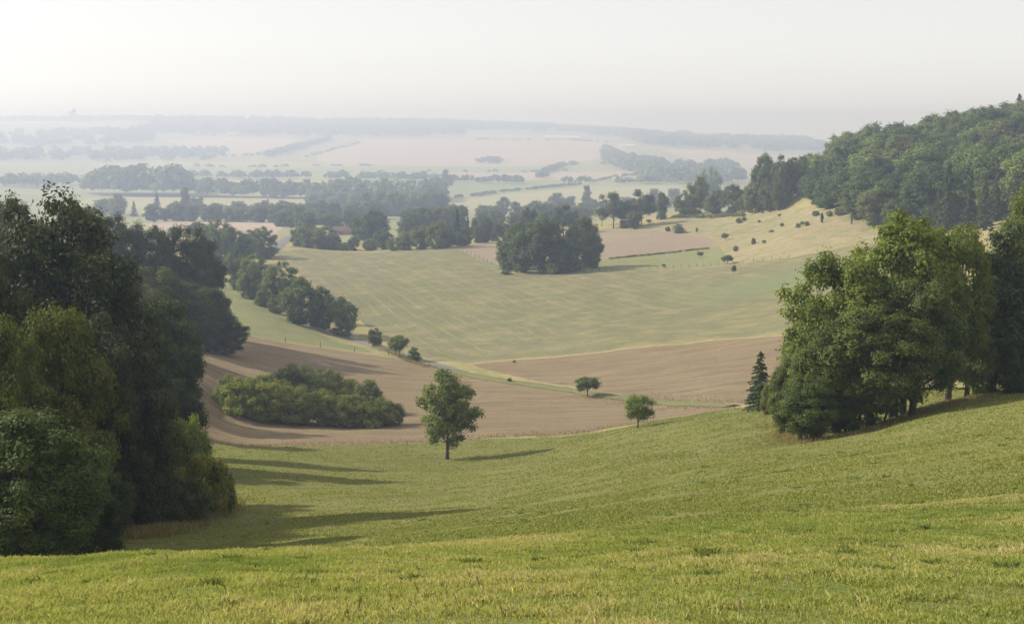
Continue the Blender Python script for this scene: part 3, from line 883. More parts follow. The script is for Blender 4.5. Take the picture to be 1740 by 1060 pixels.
# ---- trees beside the country road
RD = 'trees along the country road'
for kd, u, vb, vt, hw, ti, lb in [
    ('mid', 582, 572, 502, 31, (1.1, 1.2, 1.1), 'rounded roadside tree with foliage to the ground, nearest of the row along the country road'),
    ('mid', 548, 558, 482, 27, (0.8, 0.9, 0.85), 'dark roadside tree next behind the nearest rounded one'),
    ('mid', 508, 552, 466, 34, (0.95, 1.05, 0.9), 'broad tall roadside tree in the middle of the row, bare trunks showing at its foot'),
    ('mid', 478, 522, 441, 34, (1.0, 1.05, 1.0), 'grey green roadside tree behind the broad tall one'),
    ('mid', 430, 508, 432, 26, (1.2, 1.25, 1.1), 'pale green pointed roadside tree, towards the far end of the row'),
    ('mid', 400, 492, 428, 24, (1.0, 1.1, 1.0), 'roadside tree at the far end of the row against the wood'),
    ('bush', 448, 521, 488, 20, (1.0, 1.1, 0.9), 'low round bush at the foot of the pale green pointed roadside tree'),
    ('bush', 470, 532, 498, 17, (0.95, 1.0, 0.85), 'low bush at the foot of the grey green roadside tree'),
    ('bush', 425, 508, 478, 18, (1, 1.05, 0.9), 'low bush on the pasture side of the pale green pointed tree'),
    ('bush', 535, 557, 530, 12, (0.9, 0.95, 0.8), 'small bush between the broad tall tree and the nearest roadside tree'),
    ('mid', 637, 589, 556, 13.5, (0.9, 1.0, 0.8), 'small upright tree beside the road, first after the rounded roadside tree'),
    ('small', 679, 606, 570, 17, (1.05, 1.05, 0.8), 'small two lobed tree beside the road, between the upright one and the round bush'),
    ('bush', 704, 614, 589, 12.5, (0.75, 0.9, 0.8), 'round dark bush beside the road, last of the three small ones'),
]:
    tree_px(kd, u, vb, vt, hw, lb, RD, ti)
RJ = 'trees by the road junction'
for kd, u, vb, vt, hw, ti, lb in [
    ('mid', 376, 452, 371, 28, (1.1, 1.2, 1.1), 'tall rounded tree by the road junction, highest of its clump'),
    ('mid', 410, 450, 392, 26, (0.8, 0.9, 0.9), 'dark tree in the middle of the clump by the road junction'),
    ('mid', 445, 440, 382, 26, (1.0, 1.1, 1.0), 'broad tree at the road end of the clump by the junction'),
    ('mid', 345, 455, 400, 25, (0.9, 1, 0.9), 'tree of the junction clump half hidden behind the near wood'),
    ('mid', 425, 436, 390, 22, (0.9, 1, 0.9), 'tree at the back of the clump by the road junction'),
    ('mid', 505, 419, 384, 14, (1, 1.1, 1), 'small tree at the left end of the belt behind the mown field'),
    ('mid', 527, 421, 380, 22, (1.1, 1.2, 1), 'light green tree next to the road end of the belt behind the mown field'),
    ('mid', 552, 423, 384, 24, (0.9, 1.0, 0.9), 'round tree of the belt just before the gap with the pale paddock'),
    ('mid', 566, 424, 396, 14, (0.8, 0.9, 0.85), 'lower tree closing the belt at the gap with the pale paddock'),
    ('mid', 625, 415, 357, 33, (0.65, 0.75, 0.75), 'large dark domed tree, biggest of the belt behind the mown field'),
    ('mid', 600, 426, 400, 12, (0.95, 1, 0.9), 'small tree at the foot of the large dark domed tree'),
    ('mid', 652, 424, 388, 18, (0.8, 0.9, 0.85), 'tree at the right foot of the large dark domed tree'),
    ('bush', 585, 425, 410, 16, (0.9, 1.0, 0.9), 'low bush below the pale paddock gap'),
    ('bush', 630, 426, 405, 16, (1.1, 1.1, 0.9), 'pale low bush in front of the large dark domed tree'),
    ('bush', 668, 426, 404, 14, (1.2, 1.2, 1.0), 'pale low bush right of the large dark domed tree'),
    ('mid', 690, 425, 392, 18, (1.25, 1.3, 1.0), 'light green rounded tree at the mown field edge, right of the large domed tree'),
    ('mid', 715, 424, 382, 20, (1.2, 1.25, 1.0), 'light green tree before the dark hedge wood, next to the rounded one'),
    ('mid', 742, 423, 374, 22, (1.25, 1.3, 0.95), 'tallest light green tree in front of the dark hedge wood'),
    ('mid', 762, 420, 384, 16, (0.9, 1.0, 0.9), 'mid green tree between the tallest light green tree and the dark fir'),
    ('fir', 777, 418, 352, 13, (0.8, 0.9, 0.9), 'dark spire shaped fir rising out of the belt behind the mown field'),
    ('fir', 795, 415, 366, 7, (0.8, 0.9, 0.9), 'slender dark fir just right of the taller spire shaped fir'),
    ('mid', 790, 418, 380, 15, (1.0, 1.1, 0.9), 'tree at the foot of the two firs in the belt'),
    ('mid', 812, 413, 366, 14, (1.1, 1.2, 1.0), 'light tree between the slender fir and the upright dark tree'),
    ('mid', 826, 412, 367, 13, (0.75, 0.85, 0.85), 'upright dark tree above the corner of the far wheat'),
    ('mid', 842, 410, 376, 13, (0.8, 0.9, 0.85), 'dark tree beside the upright one above the far wheat'),
    ('mid', 862, 408, 366, 18, (0.95, 1.05, 0.9), 'green tree rising just left of the wooded clump'),
    ('mid', 900, 404, 350, 17, (0.55, 0.62, 0.7), 'very dark pointed tree behind the wooded clump'),
    ('cedar', 958, 402, 348, 26, (0.8, 0.9, 0.9), 'dark cedar with level branches behind the wooded clump'),
    ('mid', 930, 404, 362, 20, (0.9, 1.0, 0.9), 'green tree between the very dark tree and the cedar behind the clump'),
]:
    tree_px(kd, u, vb, vt, hw, lb, 'trees of the belt behind the mown field' if u > 480 else RJ, ti)
# ---- clump in the field
CL = 'trees of the clump beside the mown field'
for kd, u, vb, vt, hw, ti, lb in [
    ('mid', 862, 458, 398, 24, (0.9, 1.0, 0.85), 'lowest tree of the clump, spreading over the far wheat corner at its left end'),
    ('mid', 892, 463, 376, 34, (0.75, 0.85, 0.75), 'broad dark tree in the left half of the wooded clump'),
    ('mid', 925, 464, 366, 34, (0.7, 0.8, 0.72), 'dark tree forming the middle of the wooded clump'),
    ('mid', 958, 462, 370, 34, (0.65, 0.75, 0.7), 'dark rounded tree right of the middle of the wooded clump'),
    ('mid', 995, 456, 362, 24, (1.05, 1.1, 0.8), 'tallest tree of the clump with a lighter green top, at its right shoulder'),
    ('mid', 1006, 456, 398, 20, (0.7, 0.8, 0.7), 'dark tree closing the clump on the far wheat side'),
    ('mid', 880, 452, 372, 24, (0.8, 0.9, 0.75), 'rear tree of the clump showing above its left shoulder'),
    ('bush', 938, 466, 443, 13, (1.5, 1.7, 1.3), 'pale upright willow bush at the foot of the clump, nearest the middle'),
    ('bush', 958, 463, 440, 13, (1.5, 1.7, 1.3), 'pale upright willow bush at the foot of the clump, second of three'),
    ('bush', 978, 460, 441, 14, (1.4, 1.6, 1.2), 'pale upright willow bush at the foot of the clump, beside the rough pasture'),
    ('bush', 860, 466, 459, 10, (0.6, 0.7, 0.6), 'low dark bush lying in front of the left end of the clump'),
]:
    tree_px(kd, u, vb, vt, hw, lb, CL, ti)
# ---- pair of pines and hillside shrubs
for kd, u, vb, vt, hw, ti, lb, g_ in [
    ('cedar', 1043, 388, 327, 27, (0.95, 1.05, 0.95), 'broad dark pine with a flat top, left one of the pair above the far wheat', 'pines above the far wheat'),
    ('cedar', 1090, 384, 323, 24, (0.95, 1.05, 0.95), 'broad dark pine with a rounded top, right one of the pair above the far wheat', 'pines above the far wheat'),
    ('mid', 1068, 386, 345, 18, (0.75, 0.85, 0.75), 'dark tree filling the gap between the two broad pines', None),
    ('small', 1023, 384, 352, 12, (2.8, 2.6, 0.9), 'yellow leaved tree at the left foot of the pines', None),
    ('mid', 1077, 389, 357, 14, (1.0, 1.1, 0.9), 'rounded tree standing in front of the right hand pine', None),
    ('bush', 1060, 388, 373, 8, (1, 1.05, 0.9), 'small round bush at the foot of the rounded tree below the pines', None),
    ('small', 1102, 380, 373, 4.5, (0.9, 1, 0.8), 'small dark bush between the pines and the bush pair above the wheat', None),
    ('bush', 1123, 373, 357, 8.5, (1.1, 1.1, 0.9), 'rounded bush on the brow between the pines and the hanging wood', None),
    ('bush', 1153, 396, 380, 12, (0.7, 0.8, 0.7), 'larger dark bush of two at the top edge of the far wheat', None),
    ('bush', 1135, 393, 384, 5.5, (0.8, 0.85, 0.7), 'small bush left of the larger dark bush on the far wheat edge', None),
    ('small', 1184, 397, 387, 2.2, (0.8, 0.85, 0.7), 'thin sapling standing at the top corner of the far wheat', None),
    ('small', 1190, 438, 427, 6, (0.85, 0.95, 0.8), 'small tree standing in the rough pasture below the far wheat', None),
    ('small', 1128, 456, 448, 3, (0.85, 0.95, 0.8), 'tiny flat topped tree by the fence of the rough pasture', None),
    ('small', 1236, 449, 433, 9.5, (0.65, 0.75, 0.7), 'dark little tree at the corner where fence and rough slope meet', None),
    ('small', 1247, 467, 450, 4, (0.6, 0.6, 0.5), 'flat topped sapling on a bare stem standing in the mown field', None),
    ('small', 1232, 408, 396, 6.5, (0.85, 0.95, 0.9), 'small bush on a short stem at the far wheat corner of the rough slope', None),
    ('bush', 1280, 415, 403, 5, (0.75, 0.85, 0.7), 'upright dark bush low on the rough slope', None),
    ('bush', 1250, 427, 416, 5.2, (0.8, 0.9, 0.75), 'round bush on the rough slope above the little corner tree', None),
    ('small', 1298, 415, 408, 3.5, (0.8, 0.8, 0.6), 'tiny sapling right of the upright dark bush on the rough slope', None),
    ('bush', 1311, 395, 390, 5, (1.0, 1.0, 0.75), 'flat greenish bush in the middle of the rough slope', None),
    ('small', 1329, 387, 379, 3.6, (0.7, 0.75, 0.6), 'tiny dark bush above the flat greenish bush', None),
    ('bush', 1356, 387, 378, 4.4, (0.7, 0.75, 0.6), 'left bush of the row of three on the rough slope', None),
    ('bush', 1363, 382, 375, 4, (0.7, 0.7, 0.6), 'middle bush of the row of three on the rough slope', None),
    ('bush', 1371, 384, 375, 5, (0.75, 0.8, 0.7), 'right bush of the row of three on the rough slope', None),
    ('bush', 1386, 367, 357, 7, (0.7, 0.8, 0.75), 'round dark bush high on the rough slope, near the hanging wood', None),
    ('bush', 1410, 368, 358, 6, (0.8, 0.85, 0.75), 'round bush beside the thin tall sapling high on the rough slope', None),
    ('poplar', 1397, 379, 359, 2.6, (0.7, 0.7, 0.5), 'thin tall sapling between two round bushes high on the rough slope', None),
    ('poplar', 1447, 381, 370, 1.6, (0.7, 0.7, 0.5), 'thin stake like sapling at the far end of the rough slope', None),
    ('bush', 1428, 366, 350, 12, (0.85, 0.95, 0.85), 'spreading bush where the rough slope meets the hanging wood', None),
    ('bush', 1290, 378, 373, 2.6, (0.7, 0.7, 0.6), 'very small dark bush between the thicket and the flat greenish bush', None),
    ('bush', 1256, 379, 370, 7, (0.85, 0.9, 0.75), 'broad thicket bush near the lower end of the hanging wood', None),
    ('bush', 1265, 375, 367, 4.5, (0.8, 0.85, 0.7), 'taller bush behind the broad thicket bush', None),
    ('bush', 1295, 362, 357, 3.5, (0.9, 0.95, 0.8), 'small bush just under the edge of the hanging wood', None),
    ('bush', 1324, 367, 363, 3, (0.8, 0.8, 0.7), 'small dark bush on the upper rough slope', None),
]:
    tree_px(kd, u, vb, vt, hw, lb, g_ or ('shrubs on the rough slope' if vb < 440 and u > 1095 else None), tuple(x_ * (1.35 if vb < 440 and u > 1140 else 1) for x_ in ti), parts=hw > 6)
# ---- hanging wood: named trees on its edge and skyline, and the packed trees inside
HW = 'trees of the hanging wood'
for kd, u, vb, vt, hw, ti, lb in [
    ('mid', 1163, 364, 327, 20, (1.1, 1.1, 0.9), 'round tree at the lowest end of the hanging wood'),
    ('mid', 1182, 363, 299, 20, (1.2, 1.2, 0.95), 'light tree second from the low end of the hanging wood'),
    ('mid', 1206, 361, 282, 20, (1.3, 1.3, 1.0), 'tall crooked pale tree towering over the low end of the hanging wood'),
    ('mid', 1215, 364, 320, 22, (0.95, 1.0, 0.9), 'round green tree under the tall crooked pale one'),
    ('mid', 1245, 363, 311, 22, (0.9, 1.0, 0.9), 'dome shaped tree in the dip between the two tall groups of the hanging wood'),
    ('mid', 1262, 362, 330, 14, (1.3, 1.3, 1.0), 'pale small tree on the wood edge below the dip'),
    ('mid', 1296, 358, 256, 24, (0.8, 0.9, 0.9), 'tall dark tree, first high one of the hanging wood'),
    ('mid', 1330, 352, 259, 22, (0.9, 0.95, 0.95), 'tall tree right behind the first high dark one'),
    ('mid', 1283, 362, 308, 20, (1.2, 1.2, 1.0), 'light green tree at the foot of the tall dark one'),
    ('mid', 1308, 358, 305, 20, (1.1, 1.15, 0.9), 'green tree on the wood edge between the two tall ones'),
    ('bush', 1325, 356, 335, 12, (1.3, 1.2, 0.9), 'pale bush at the foot of the tall trees of the hanging wood'),
    ('bush', 1237, 367, 358, 12, (1.0, 1.1, 0.9), 'low bush along the foot of the wood near its low end'),
    ('bush', 1175, 368, 352, 11, (0.9, 1.0, 0.9), 'dark low bush at the foot of the light tree of the low end'),
    ('fir', 1555, 262, 208, 12, (0.9, 1, 1), 'ragged conifer on the skyline of the hanging wood, first of three'),
    ('fir', 1623, 252, 192, 8, (0.9, 1, 1), 'pointed conifer on the skyline of the hanging wood, second of three'),
    ('fir', 1733, 235, 157, 18, (0.8, 0.9, 0.9), 'tallest conifer on the skyline of the hanging wood, at the picture edge'),
]:
    tree_px(kd, u, vb, vt, hw, lb, HW, ti, Y={262: 735, 252: 752, 235: 775}.get(vb))
g = np.random.default_rng(5)
cells = []
Yr = 412.0
while Yr < 812:
    Xr = 85.0
    while Xr < 330:
        x, y = Xr + g.uniform(-3, 3), Yr + g.uniform(-3.5, 3.5)
        s_ = x / y
        ubase = 870 + s_ * F * 1.0
        Xr += 13.5
        if ubase > 1790 or ubase < 1340: continue
        ylow = np.interp(ubase, [1300, 1340, 1400, 1450, 1550, 1650, 1790], [690, 640, 585, 545, 495, 455, 415])
        yhigh = np.interp(ubase, [1300, 1340, 1400, 1790], [700, 740, 780, 800])
        if y < ylow or y > yhigh: continue
        cells.append((x, y, y - ylow))
    Yr += 14.0
TI = [(0.62, 0.75, 0.8), (0.8, 0.95, 0.95), (1.0, 1.12, 1.0), (1.2, 1.28, 1.1), (0.48, 0.6, 0.68), (1.1, 1.0, 0.85)]
TW = ['dark', 'mid green', 'light green', 'pale green', 'very dark', 'brownish green']
for x, y, dd in cells:
    q = int(g.integers(0, 6))
    h = g.uniform(13, 25) if dd > 9 else g.uniform(10, 18)
    u_ = 870 + x / y * F
    if u_ < 1425: h = min(h, g.uniform(11, 16))
    where = 'lower edge' if dd < 12 else 'upper skyline' if dd > 190 - (u_ < 1450) * 60 else 'packed middle'
    conif = u_ > 1590 and dd < 45 and g.uniform() < 0.75
    if conif:
        plant('fir', x, y, h * 1.05, h * 0.2, 'narrow conifer packed at the foot of the hanging wood behind the big near clump', 'conifers at the foot of the hanging wood', (1.1, 1.2, 1.1), parts=False)
    else:
        plant('mid', x, y, h, name='woodland_tree', hw=h * g.uniform(0.42, 0.54), label='%s broadleaf tree in the %s of the hanging wood' % (TW[q], where), group='%s trees in the %s of the hanging wood' % (TW[q], where), tint=tuple(x_ * 1.18 for x_ in TI[q]), parts=dd < 40)
# ---- big clump on the near slope
NC = 'trees of the big clump on the near slope'
for kd, u, Y, vt, hw, ti, lb in [
    ('multi', 1430, 112, 415, 112, (1.35, 1.45, 0.9), 'light green many stemmed tree on the valley side of the big near clump'),
    ('multi', 1535, 116, 343, 125, (1.45, 1.55, 0.85), 'tallest bright green tree of the big clump, its top against the hanging wood'),
    ('stout', 1622, 120, 382, 78, (1.2, 1.3, 0.8), 'rounded green tree at the uphill side of the big clump'),
    ('multi', 1480, 107, 505, 105, (1.05, 1.15, 0.85), 'grey green lower tree in front of the tallest one, bare stems showing under it'),
    ('stout', 1562, 110, 470, 90, (0.85, 0.95, 0.75), 'dark tree on a single stout trunk in the front of the big clump'),
    ('multi', 1400, 108, 540, 80, (1.1, 1.2, 0.95), 'grey green low tree above the dark corner bush of the big clump'),
    ('multi', 1372, 104, 632, 62, (0.8, 0.95, 0.8), 'low dark many stemmed thorn tree at the downhill corner of the big clump'),
    ('multi', 1450, 106, 620, 60, (0.75, 0.85, 0.7), 'low dark thorn tree with thin bare stems, second along the front of the clump'),
    ('multi', 1335, 118, 612, 38, (1.1, 1.2, 0.9), 'loose light green shrub tree behind the dark corner thorn, beside the small spruce'),
    ('big', 1650, 128, 480, 70, (0.7, 0.8, 0.7), 'dark tree in shade between the big clump and the dark cypress'),
    ('cypress', 1703, 122, 366, 48, (0.8, 0.9, 0.85), 'dark narrow cypress uphill of the big clump'),
    ('big', 1762, 130, 300, 68, (1.15, 1.2, 0.8), 'light green tree over the dark cypress at the picture edge'),
    ('bush', 1690, 122, 488, 58, (1.1, 1.15, 0.85), 'broad green hazel bush on the slope in front of the dark cypress'),
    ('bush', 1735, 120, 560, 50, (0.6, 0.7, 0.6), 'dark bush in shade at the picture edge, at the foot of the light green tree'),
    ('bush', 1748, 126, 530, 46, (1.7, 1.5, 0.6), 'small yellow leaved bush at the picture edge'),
]:
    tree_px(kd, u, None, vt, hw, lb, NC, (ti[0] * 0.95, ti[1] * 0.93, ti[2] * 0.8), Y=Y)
tree_px('spruce', 1293, None, 594, 30, 'small dark spruce standing by itself at the valley end of the big clump', None, (1.15, 1.3, 1.0), Y=166)
tree_px('bush', 1312, None, 640, 22, 'low brownish bush between the small spruce and the big clump', None, (1.2, 1.05, 0.7), Y=150)
for X, Y, h in [(62, 150, 16), (72, 165, 16), (84, 150, 17), (60, 175, 13)]:
    plant('big', X, Y, h, h * 0.4, 'broadleaf tree standing in shade behind the big clump', 'trees behind the big clump', DK)

# ---- village and valley: named landmarks
for kd, u, vb, vt, hw, ti, lb in [
    ('fir', 267, 362, 325, 11, DK, 'dark conical conifer behind the long low roof in the valley'),
    ('poplar', 316, 366, 317, 9.5, DK, 'tall columnar conifer beside the village trees, second of the two spires at the left'),
    ('far', 302, 366, 342, 10, MD, 'low round tree leaning on the columnar conifer'),
    ('far', 338, 368, 335, 16, MD, 'broad round tree just right of the columnar conifer'),
    ('far', 370, 372, 345, 17, MD, 'round tree between the broad round tree and the white house'),
    ('far', 198, 368, 330, 17, MD, 'round grey tree above the near wood skyline, left of the conical conifer'),
    ('far', 176, 366, 334, 13, MD, 'smaller round tree left of the round grey tree'),
    ('fir', 228, 368, 341, 9, MD, 'small pointed conifer between the round grey tree and the long low roof'),
    ('far', 463, 335, 302, 17, DK, 'large round tree standing over the long hedge wood, left one of a pair'),
    ('far', 483, 335, 307, 12, DK, 'round tree standing over the long hedge wood, right one of a pair'),
    ('fir', 455, 352, 337, 5, MD, 'small spire among the village trees below the round pair'),
    ('far', 540, 352, 328, 8, MD, 'upright tree above the village, in front of the long hedge wood'),
    ('far', 582, 357, 336, 9, DK, 'pointed dark tree beside the white gabled house'),
    ('far', 733, 360, 319, 9, DK, 'tall dark tree at the end of the grey wood in the middle of the valley'),
    ('fir', 700, 362, 333, 6, DK, 'narrow dark spire within the grey wood in the middle of the valley'),
    ('far', 757, 316, 285, 7, DK, 'tall tree standing alone on the far hedge line'),
    ('far', 766, 316, 297, 6, DK, 'lower tree leaning on the tall one of the far hedge line'),
    ('poplar', 997, 358, 314, 7.5, DK, 'pointed poplar between the grey trees and the pines'),
    ('far', 852, 368, 335, 14, MD, 'tall rounded tree in the grey row behind the far wheat'),
    ('far', 878, 366, 341, 7, MD, 'small pointed tree in the grey row, left of the broad grey one'),
    ('far', 820, 365, 348, 13, MD, 'low dark tree at the left end of the grey row'),
    ('far', 838, 370, 346, 12, MD, 'tree of the grey row beneath the tall rounded one'),
    ('far', 945, 360, 328, 16, DK, 'broad grey domed tree left of the poplar'),
    ('far', 966, 360, 330, 14, DK, 'grey domed tree touching the poplar'),
    ('far', 915, 362, 339, 9, MD, 'small flat topped tree left of the broad grey dome'),
    ('far', 1112, 352, 315, 9, MD, 'tall pale tree behind the right hand pine'),
    ('far', 1125, 372, 326, 12, MD, 'pale upright tree beside the right hand pine'),
    ('far', 1146, 345, 316, 13, MD, 'pale domed tree standing by itself in the light green field'),
    ('far', 123, 196, 186, 7, DK, 'square headed tree on the far skyline at the left'),
    ('far', 433, 201, 194, 4, DK, 'single tree on the far skyline above the pinkish field'),
    ('farbush', 832, 278, 264, 25, DK, 'isolated copse in the middle of the big far wheat field'),
    ('far', 690, 262, 258, 1, MD, 'lone tiny tree on the far hedge'),
]:
    if hw < 2: continue
    e_ = {'farbush': dict(name='copse', cat='copse')}.get(kd, {})
    tree_px(kd, u, vb, vt, hw, lb, None, ti, parts=False, Y=(7840 if vb < 205 else None), **e_)
# scattered village and valley trees: region rows (u0, u1, vbase0, vbase1, count, height m, label, group)
g = np.random.default_rng(9)


def scatter(pts, n, hm, kind, label, group, tint=MD, wide=1.0, jit=4.0):
    """trees along a line of pixels (u, v) on the ground"""
    P = np.array([at(*p) for p in pts]); seg = np.linalg.norm(np.diff(P, axis=0), axis=1); cum = np.concatenate([[0], np.cumsum(seg)])
    for i in range(n):
        t = (i + g.uniform(0.1, 0.9)) / n * cum[-1]
        x = np.interp(t, cum, P[:, 0]) + g.normal() * jit * 0.5; y = np.interp(t, cum, P[:, 1]) + g.normal() * jit * 2
        h = g.uniform(hm[0], hm[1]) * (1.3 if y > 1100 else 1.0); c_ = g.uniform(0.85, 1.15)
        plant(kind, x, y, h, h * g.uniform(0.4, 0.58) * wide, label, group, tuple(q * c_ for q in tint), parts=False)


V = 'broadleaf tree among the %s'
for pts, n_, hm, kd, wh, ti in [
    ([(255, 376), (350, 376), (470, 378), (560, 384)], 30, (8, 13), 'far', 'low village trees around the white house', DK),
    ([(385, 366), (470, 368), (560, 372)], 16, (8, 14), 'far', 'village trees behind the white house', DK),
    ([(480, 385), (540, 392), (600, 392), (650, 388)], 14, (10, 16), 'far', 'trees around the white gabled house', DK),
    ([(530, 372), (600, 374), (660, 372)], 10, (10, 16), 'far', 'trees behind the white gabled house', MD),
    ([(520, 352), (600, 356), (680, 356), (760, 358)], 18, (14, 20), 'far', 'grey wood in the middle of the valley', LT),
    ([(620, 366), (680, 368), (760, 368)], 14, (14, 20), 'far', 'grey wood above the dark hedge wood', MD),
    ([(690, 402), (730, 398), (780, 392)], 12, (16, 20), 'far', 'dark hedge wood behind the light green trees', DK),
    ([(780, 390), (830, 386), (880, 382), (940, 378), (1000, 374)], 16, (9, 14), 'far', 'trees behind the belt, over the far wheat', MD),
    ([(800, 374), (880, 374), (980, 368), (1040, 362)], 14, (9, 13), 'far', 'grey row of valley trees behind the far wheat', MD),
    ([(1020, 356), (1080, 356), (1160, 352)], 8, (8, 13), 'far', 'valley trees behind the pines', MD),
    ([(300, 402), (340, 398), (380, 398)], 7, (6, 9), 'far', 'low trees beyond the near wood, before the tan field', DK),
    ([(170, 362), (210, 366)], 4, (12, 15), 'far', 'grey trees above the near wood skyline', DK),
]:
    scatter(pts, n_, hm, kd, V % wh, wh, ti)
# ---- woods and hedges across the valley: far-off masses
FW = {}


def far_wood(name, label, cat, pts, rows, depth, hm, dens, tint=(1, 1, 1), kind='stuff', wide=0.55):
    """one mass of many small crowns on a strip of ground starting at the pixel line pts and running back"""
    gg = np.random.default_rng(abs(hash(label)) % 1000 if False else sum(map(ord, label)))
    P = np.array([at(*p) for p in pts]); seg = np.linalg.norm(np.diff(P, axis=0), axis=1); cum = np.concatenate([[0], np.cumsum(seg)])
    wf = 1.38 if P[:, 1].mean() > 1200 else 1.0
    n_ = int(cum[-1] * dens / wf); depth *= wf; hm = (hm[0] * wf, hm[1] * wf)
    V_, F_, T_, o_ = [], [], [], 0
    ico = bpy_ico()
    for r_ in range(rows):
        t = gg.uniform(0, cum[-1], n_)
        x = np.interp(t, cum, P[:, 0]); y = np.interp(t, cum, P[:, 1]) + (r_ + gg.uniform(-.4, .4, n_)) * depth / max(rows, 1)
        x = x * (1 + (y - np.interp(t, cum, P[:, 1])) / y * 1.0)
        z = hgt(x, y)
        for k in range(n_):
            h = gg.uniform(*hm); w_ = h * gg.uniform(0.8, 1.3) * wide
            # a crown of scattered leaf sprays
            m = 70
            d_ = gg.normal(size=(m, 3)); d_ /= np.linalg.norm(d_, axis=1, keepdims=True); d_[:, 2] = np.abs(d_[:, 2]) * 1.15 - 0.25
            p = d_ * gg.uniform(0.65, 1.05, (m, 1)) * np.array([w_, w_, h * 0.55]) + np.array([x[k], y[k], z[k] + h * 0.42])
            v_, f_ = leaves_at(p, d_ + gg.normal(size=(m, 3)) * 0.35, h * 0.17, gg, 0.8)
            V_.append(v_); F_.append(f_ + o_); o_ += len(v_); T_.append(np.clip(np.full(m, gg.uniform(0, 0.8)) + gg.uniform(-.1, .3, m), 0, 1))
    me = raw_mesh(name, np.concatenate(V_), np.concatenate(F_), [M['leaf']], attrs={'tint': ('FACE', np.concatenate(T_))})
    o = obj(name, me); o.color = (*tint, 1)
    return tag(o, label, cat, kind=kind if kind == 'stuff' else None)


def bpy_ico(): return None


WD = [
    ('skyline woodland on the far ridge above the pinkish fields', [(-20, 208), (60, 207), (150, 206), (250, 208), (400, 211), (520, 212), (650, 213), (800, 216)], 4, 500, (20, 32), 0.06),
    ('far woodland on the ridge falling away behind the hanging wood', [(790, 222), (850, 222), (930, 226), (1000, 228), (1060, 234), (1110, 248), (1200, 254), (1300, 258), (1400, 258)], 10, 1500, (18, 28), 0.06),
    ('broad wood below the skyline over the biggest far wheat field', [(250, 228), (400, 230), (520, 232), (620, 233), (700, 233), (790, 229)], 10, 1150, (20, 28), 0.06),
    ('long grey wood at the left of the far valley side', [(-20, 274), (80, 274), (200, 274), (320, 274), (378, 274)], 5, 500, (14, 22), 0.06),
    ('hazy wood above the long grey one at the left', [(-20, 250), (100, 248), (200, 245), (260, 240)], 7, 900, (15, 24), 0.05),
    ('spinney running up between two far wheat fields', [(450, 268), (480, 262), (520, 250), (560, 240)], 2, 80, (12, 18), 0.06),
    ('wood spreading like a fan below the far ridge at the right', [(1030, 275), (1060, 288), (1100, 300), (1140, 311), (1200, 313), (1260, 310)], 6, 600, (14, 22), 0.07),
    ('tall dark poplar plantation in the valley at the left', [(155, 331), (200, 332), (260, 333), (318, 333)], 3, 90, (26, 36), 0.09),
    ('hazy scrub and hedges behind the near wood skyline', [(-20, 318), (60, 318), (150, 320)], 3, 150, (12, 18), 0.07),
    ('long hedge wood behind the pale valley field', [(318, 334), (400, 336), (480, 337), (560, 338), (640, 338)], 2, 50, (16, 22), 0.08),
    ('grey wood behind the village reaching to the green field', [(560, 340), (640, 343), (720, 344), (745, 340)], 3, 90, (18, 25), 0.08),
]
for lb, pts, rows, dep, hm, dn in WD:
    far_wood('woodland', lb, 'woodland', pts, rows, dep, hm, dn, (0.8, 0.85, 0.85))
HD = [
    ('hedge running beside the lane up the far valley side', [(1000, 312), (1040, 304), (1090, 298)], 1, 8, (4, 7), 0.08),
    ('low hedge between the pale field and the long grey wood at the left', [(240, 284), (340, 285), (440, 286), (520, 285)], 1, 8, (4, 9), 0.05),
    ('hedge with scattered trees on the slope left of the biggest far wheat field', [(395, 268), (430, 266), (470, 262), (500, 252)], 1, 20, (6, 12), 0.04),
    ('thin hedge under the far ridge wood above the left hand fields', [(100, 222), (240, 224), (330, 230), (410, 233)], 1, 20, (6, 12), 0.04),
    ('low hedge crossing the far valley floor below the isolated copse', [(700, 292), (800, 293), (900, 293), (1000, 291)], 1, 6, (3, 6), 0.05),
    ('hedge behind the village on the near side of the pale valley field', [(340, 357), (420, 357), (520, 353)], 1, 6, (3, 6), 0.2),
    ('long dark hedge line across the middle of the far valley', [(170, 302), (320, 303), (450, 304), (600, 306), (720, 308)], 2, 30, (9, 15), 0.05),
    ('hedge line continuing behind the green valley fields', [(720, 309), (850, 312), (950, 313), (1060, 313), (1150, 313)], 2, 30, (7, 13), 0.05),
    ('narrow dark hedge slanting between the two light green fields', [(775, 338), (850, 328), (920, 321), (985, 315)], 1, 5, (3.5, 5), 0.2),
    ('hedge below the biggest far wheat field', [(535, 283), (640, 283)], 1, 10, (3, 6), 0.08),
    ('hedge with trees bending along the fan shaped wood', [(920, 304), (928, 294), (960, 283), (1030, 281)], 1, 10, (7, 12), 0.06),
    ('hedge along the top of the biggest far wheat field', [(800, 238), (880, 239), (960, 240), (1040, 244)], 1, 20, (5, 10), 0.04),
    ('slanting hedge on the left edge of the biggest far wheat field', [(520, 268), (560, 258), (610, 243)], 1, 10, (5, 8), 0.05),
    ('low hedge between the rough slope and the hanging wood', [(1140, 371), (1180, 370), (1230, 369), (1262, 368)], 1, 3, (1.2, 2.2), 0.8),
    ('rough grassy bank with scrub along the lower edge of the far wheat', [(1035, 441), (1080, 436), (1130, 431), (1175, 426), (1205, 423)], 1, 1.5, (0.6, 0.9), 2.5),
]
for lb, pts, rows, dep, hm, dn in HD:
    far_wood('hedge', lb, 'hedge', pts, rows, dep, hm, dn, (0.8, 0.85, 0.85), kind='thing', wide=0.8 if hm[0] > 3 else 1.0)

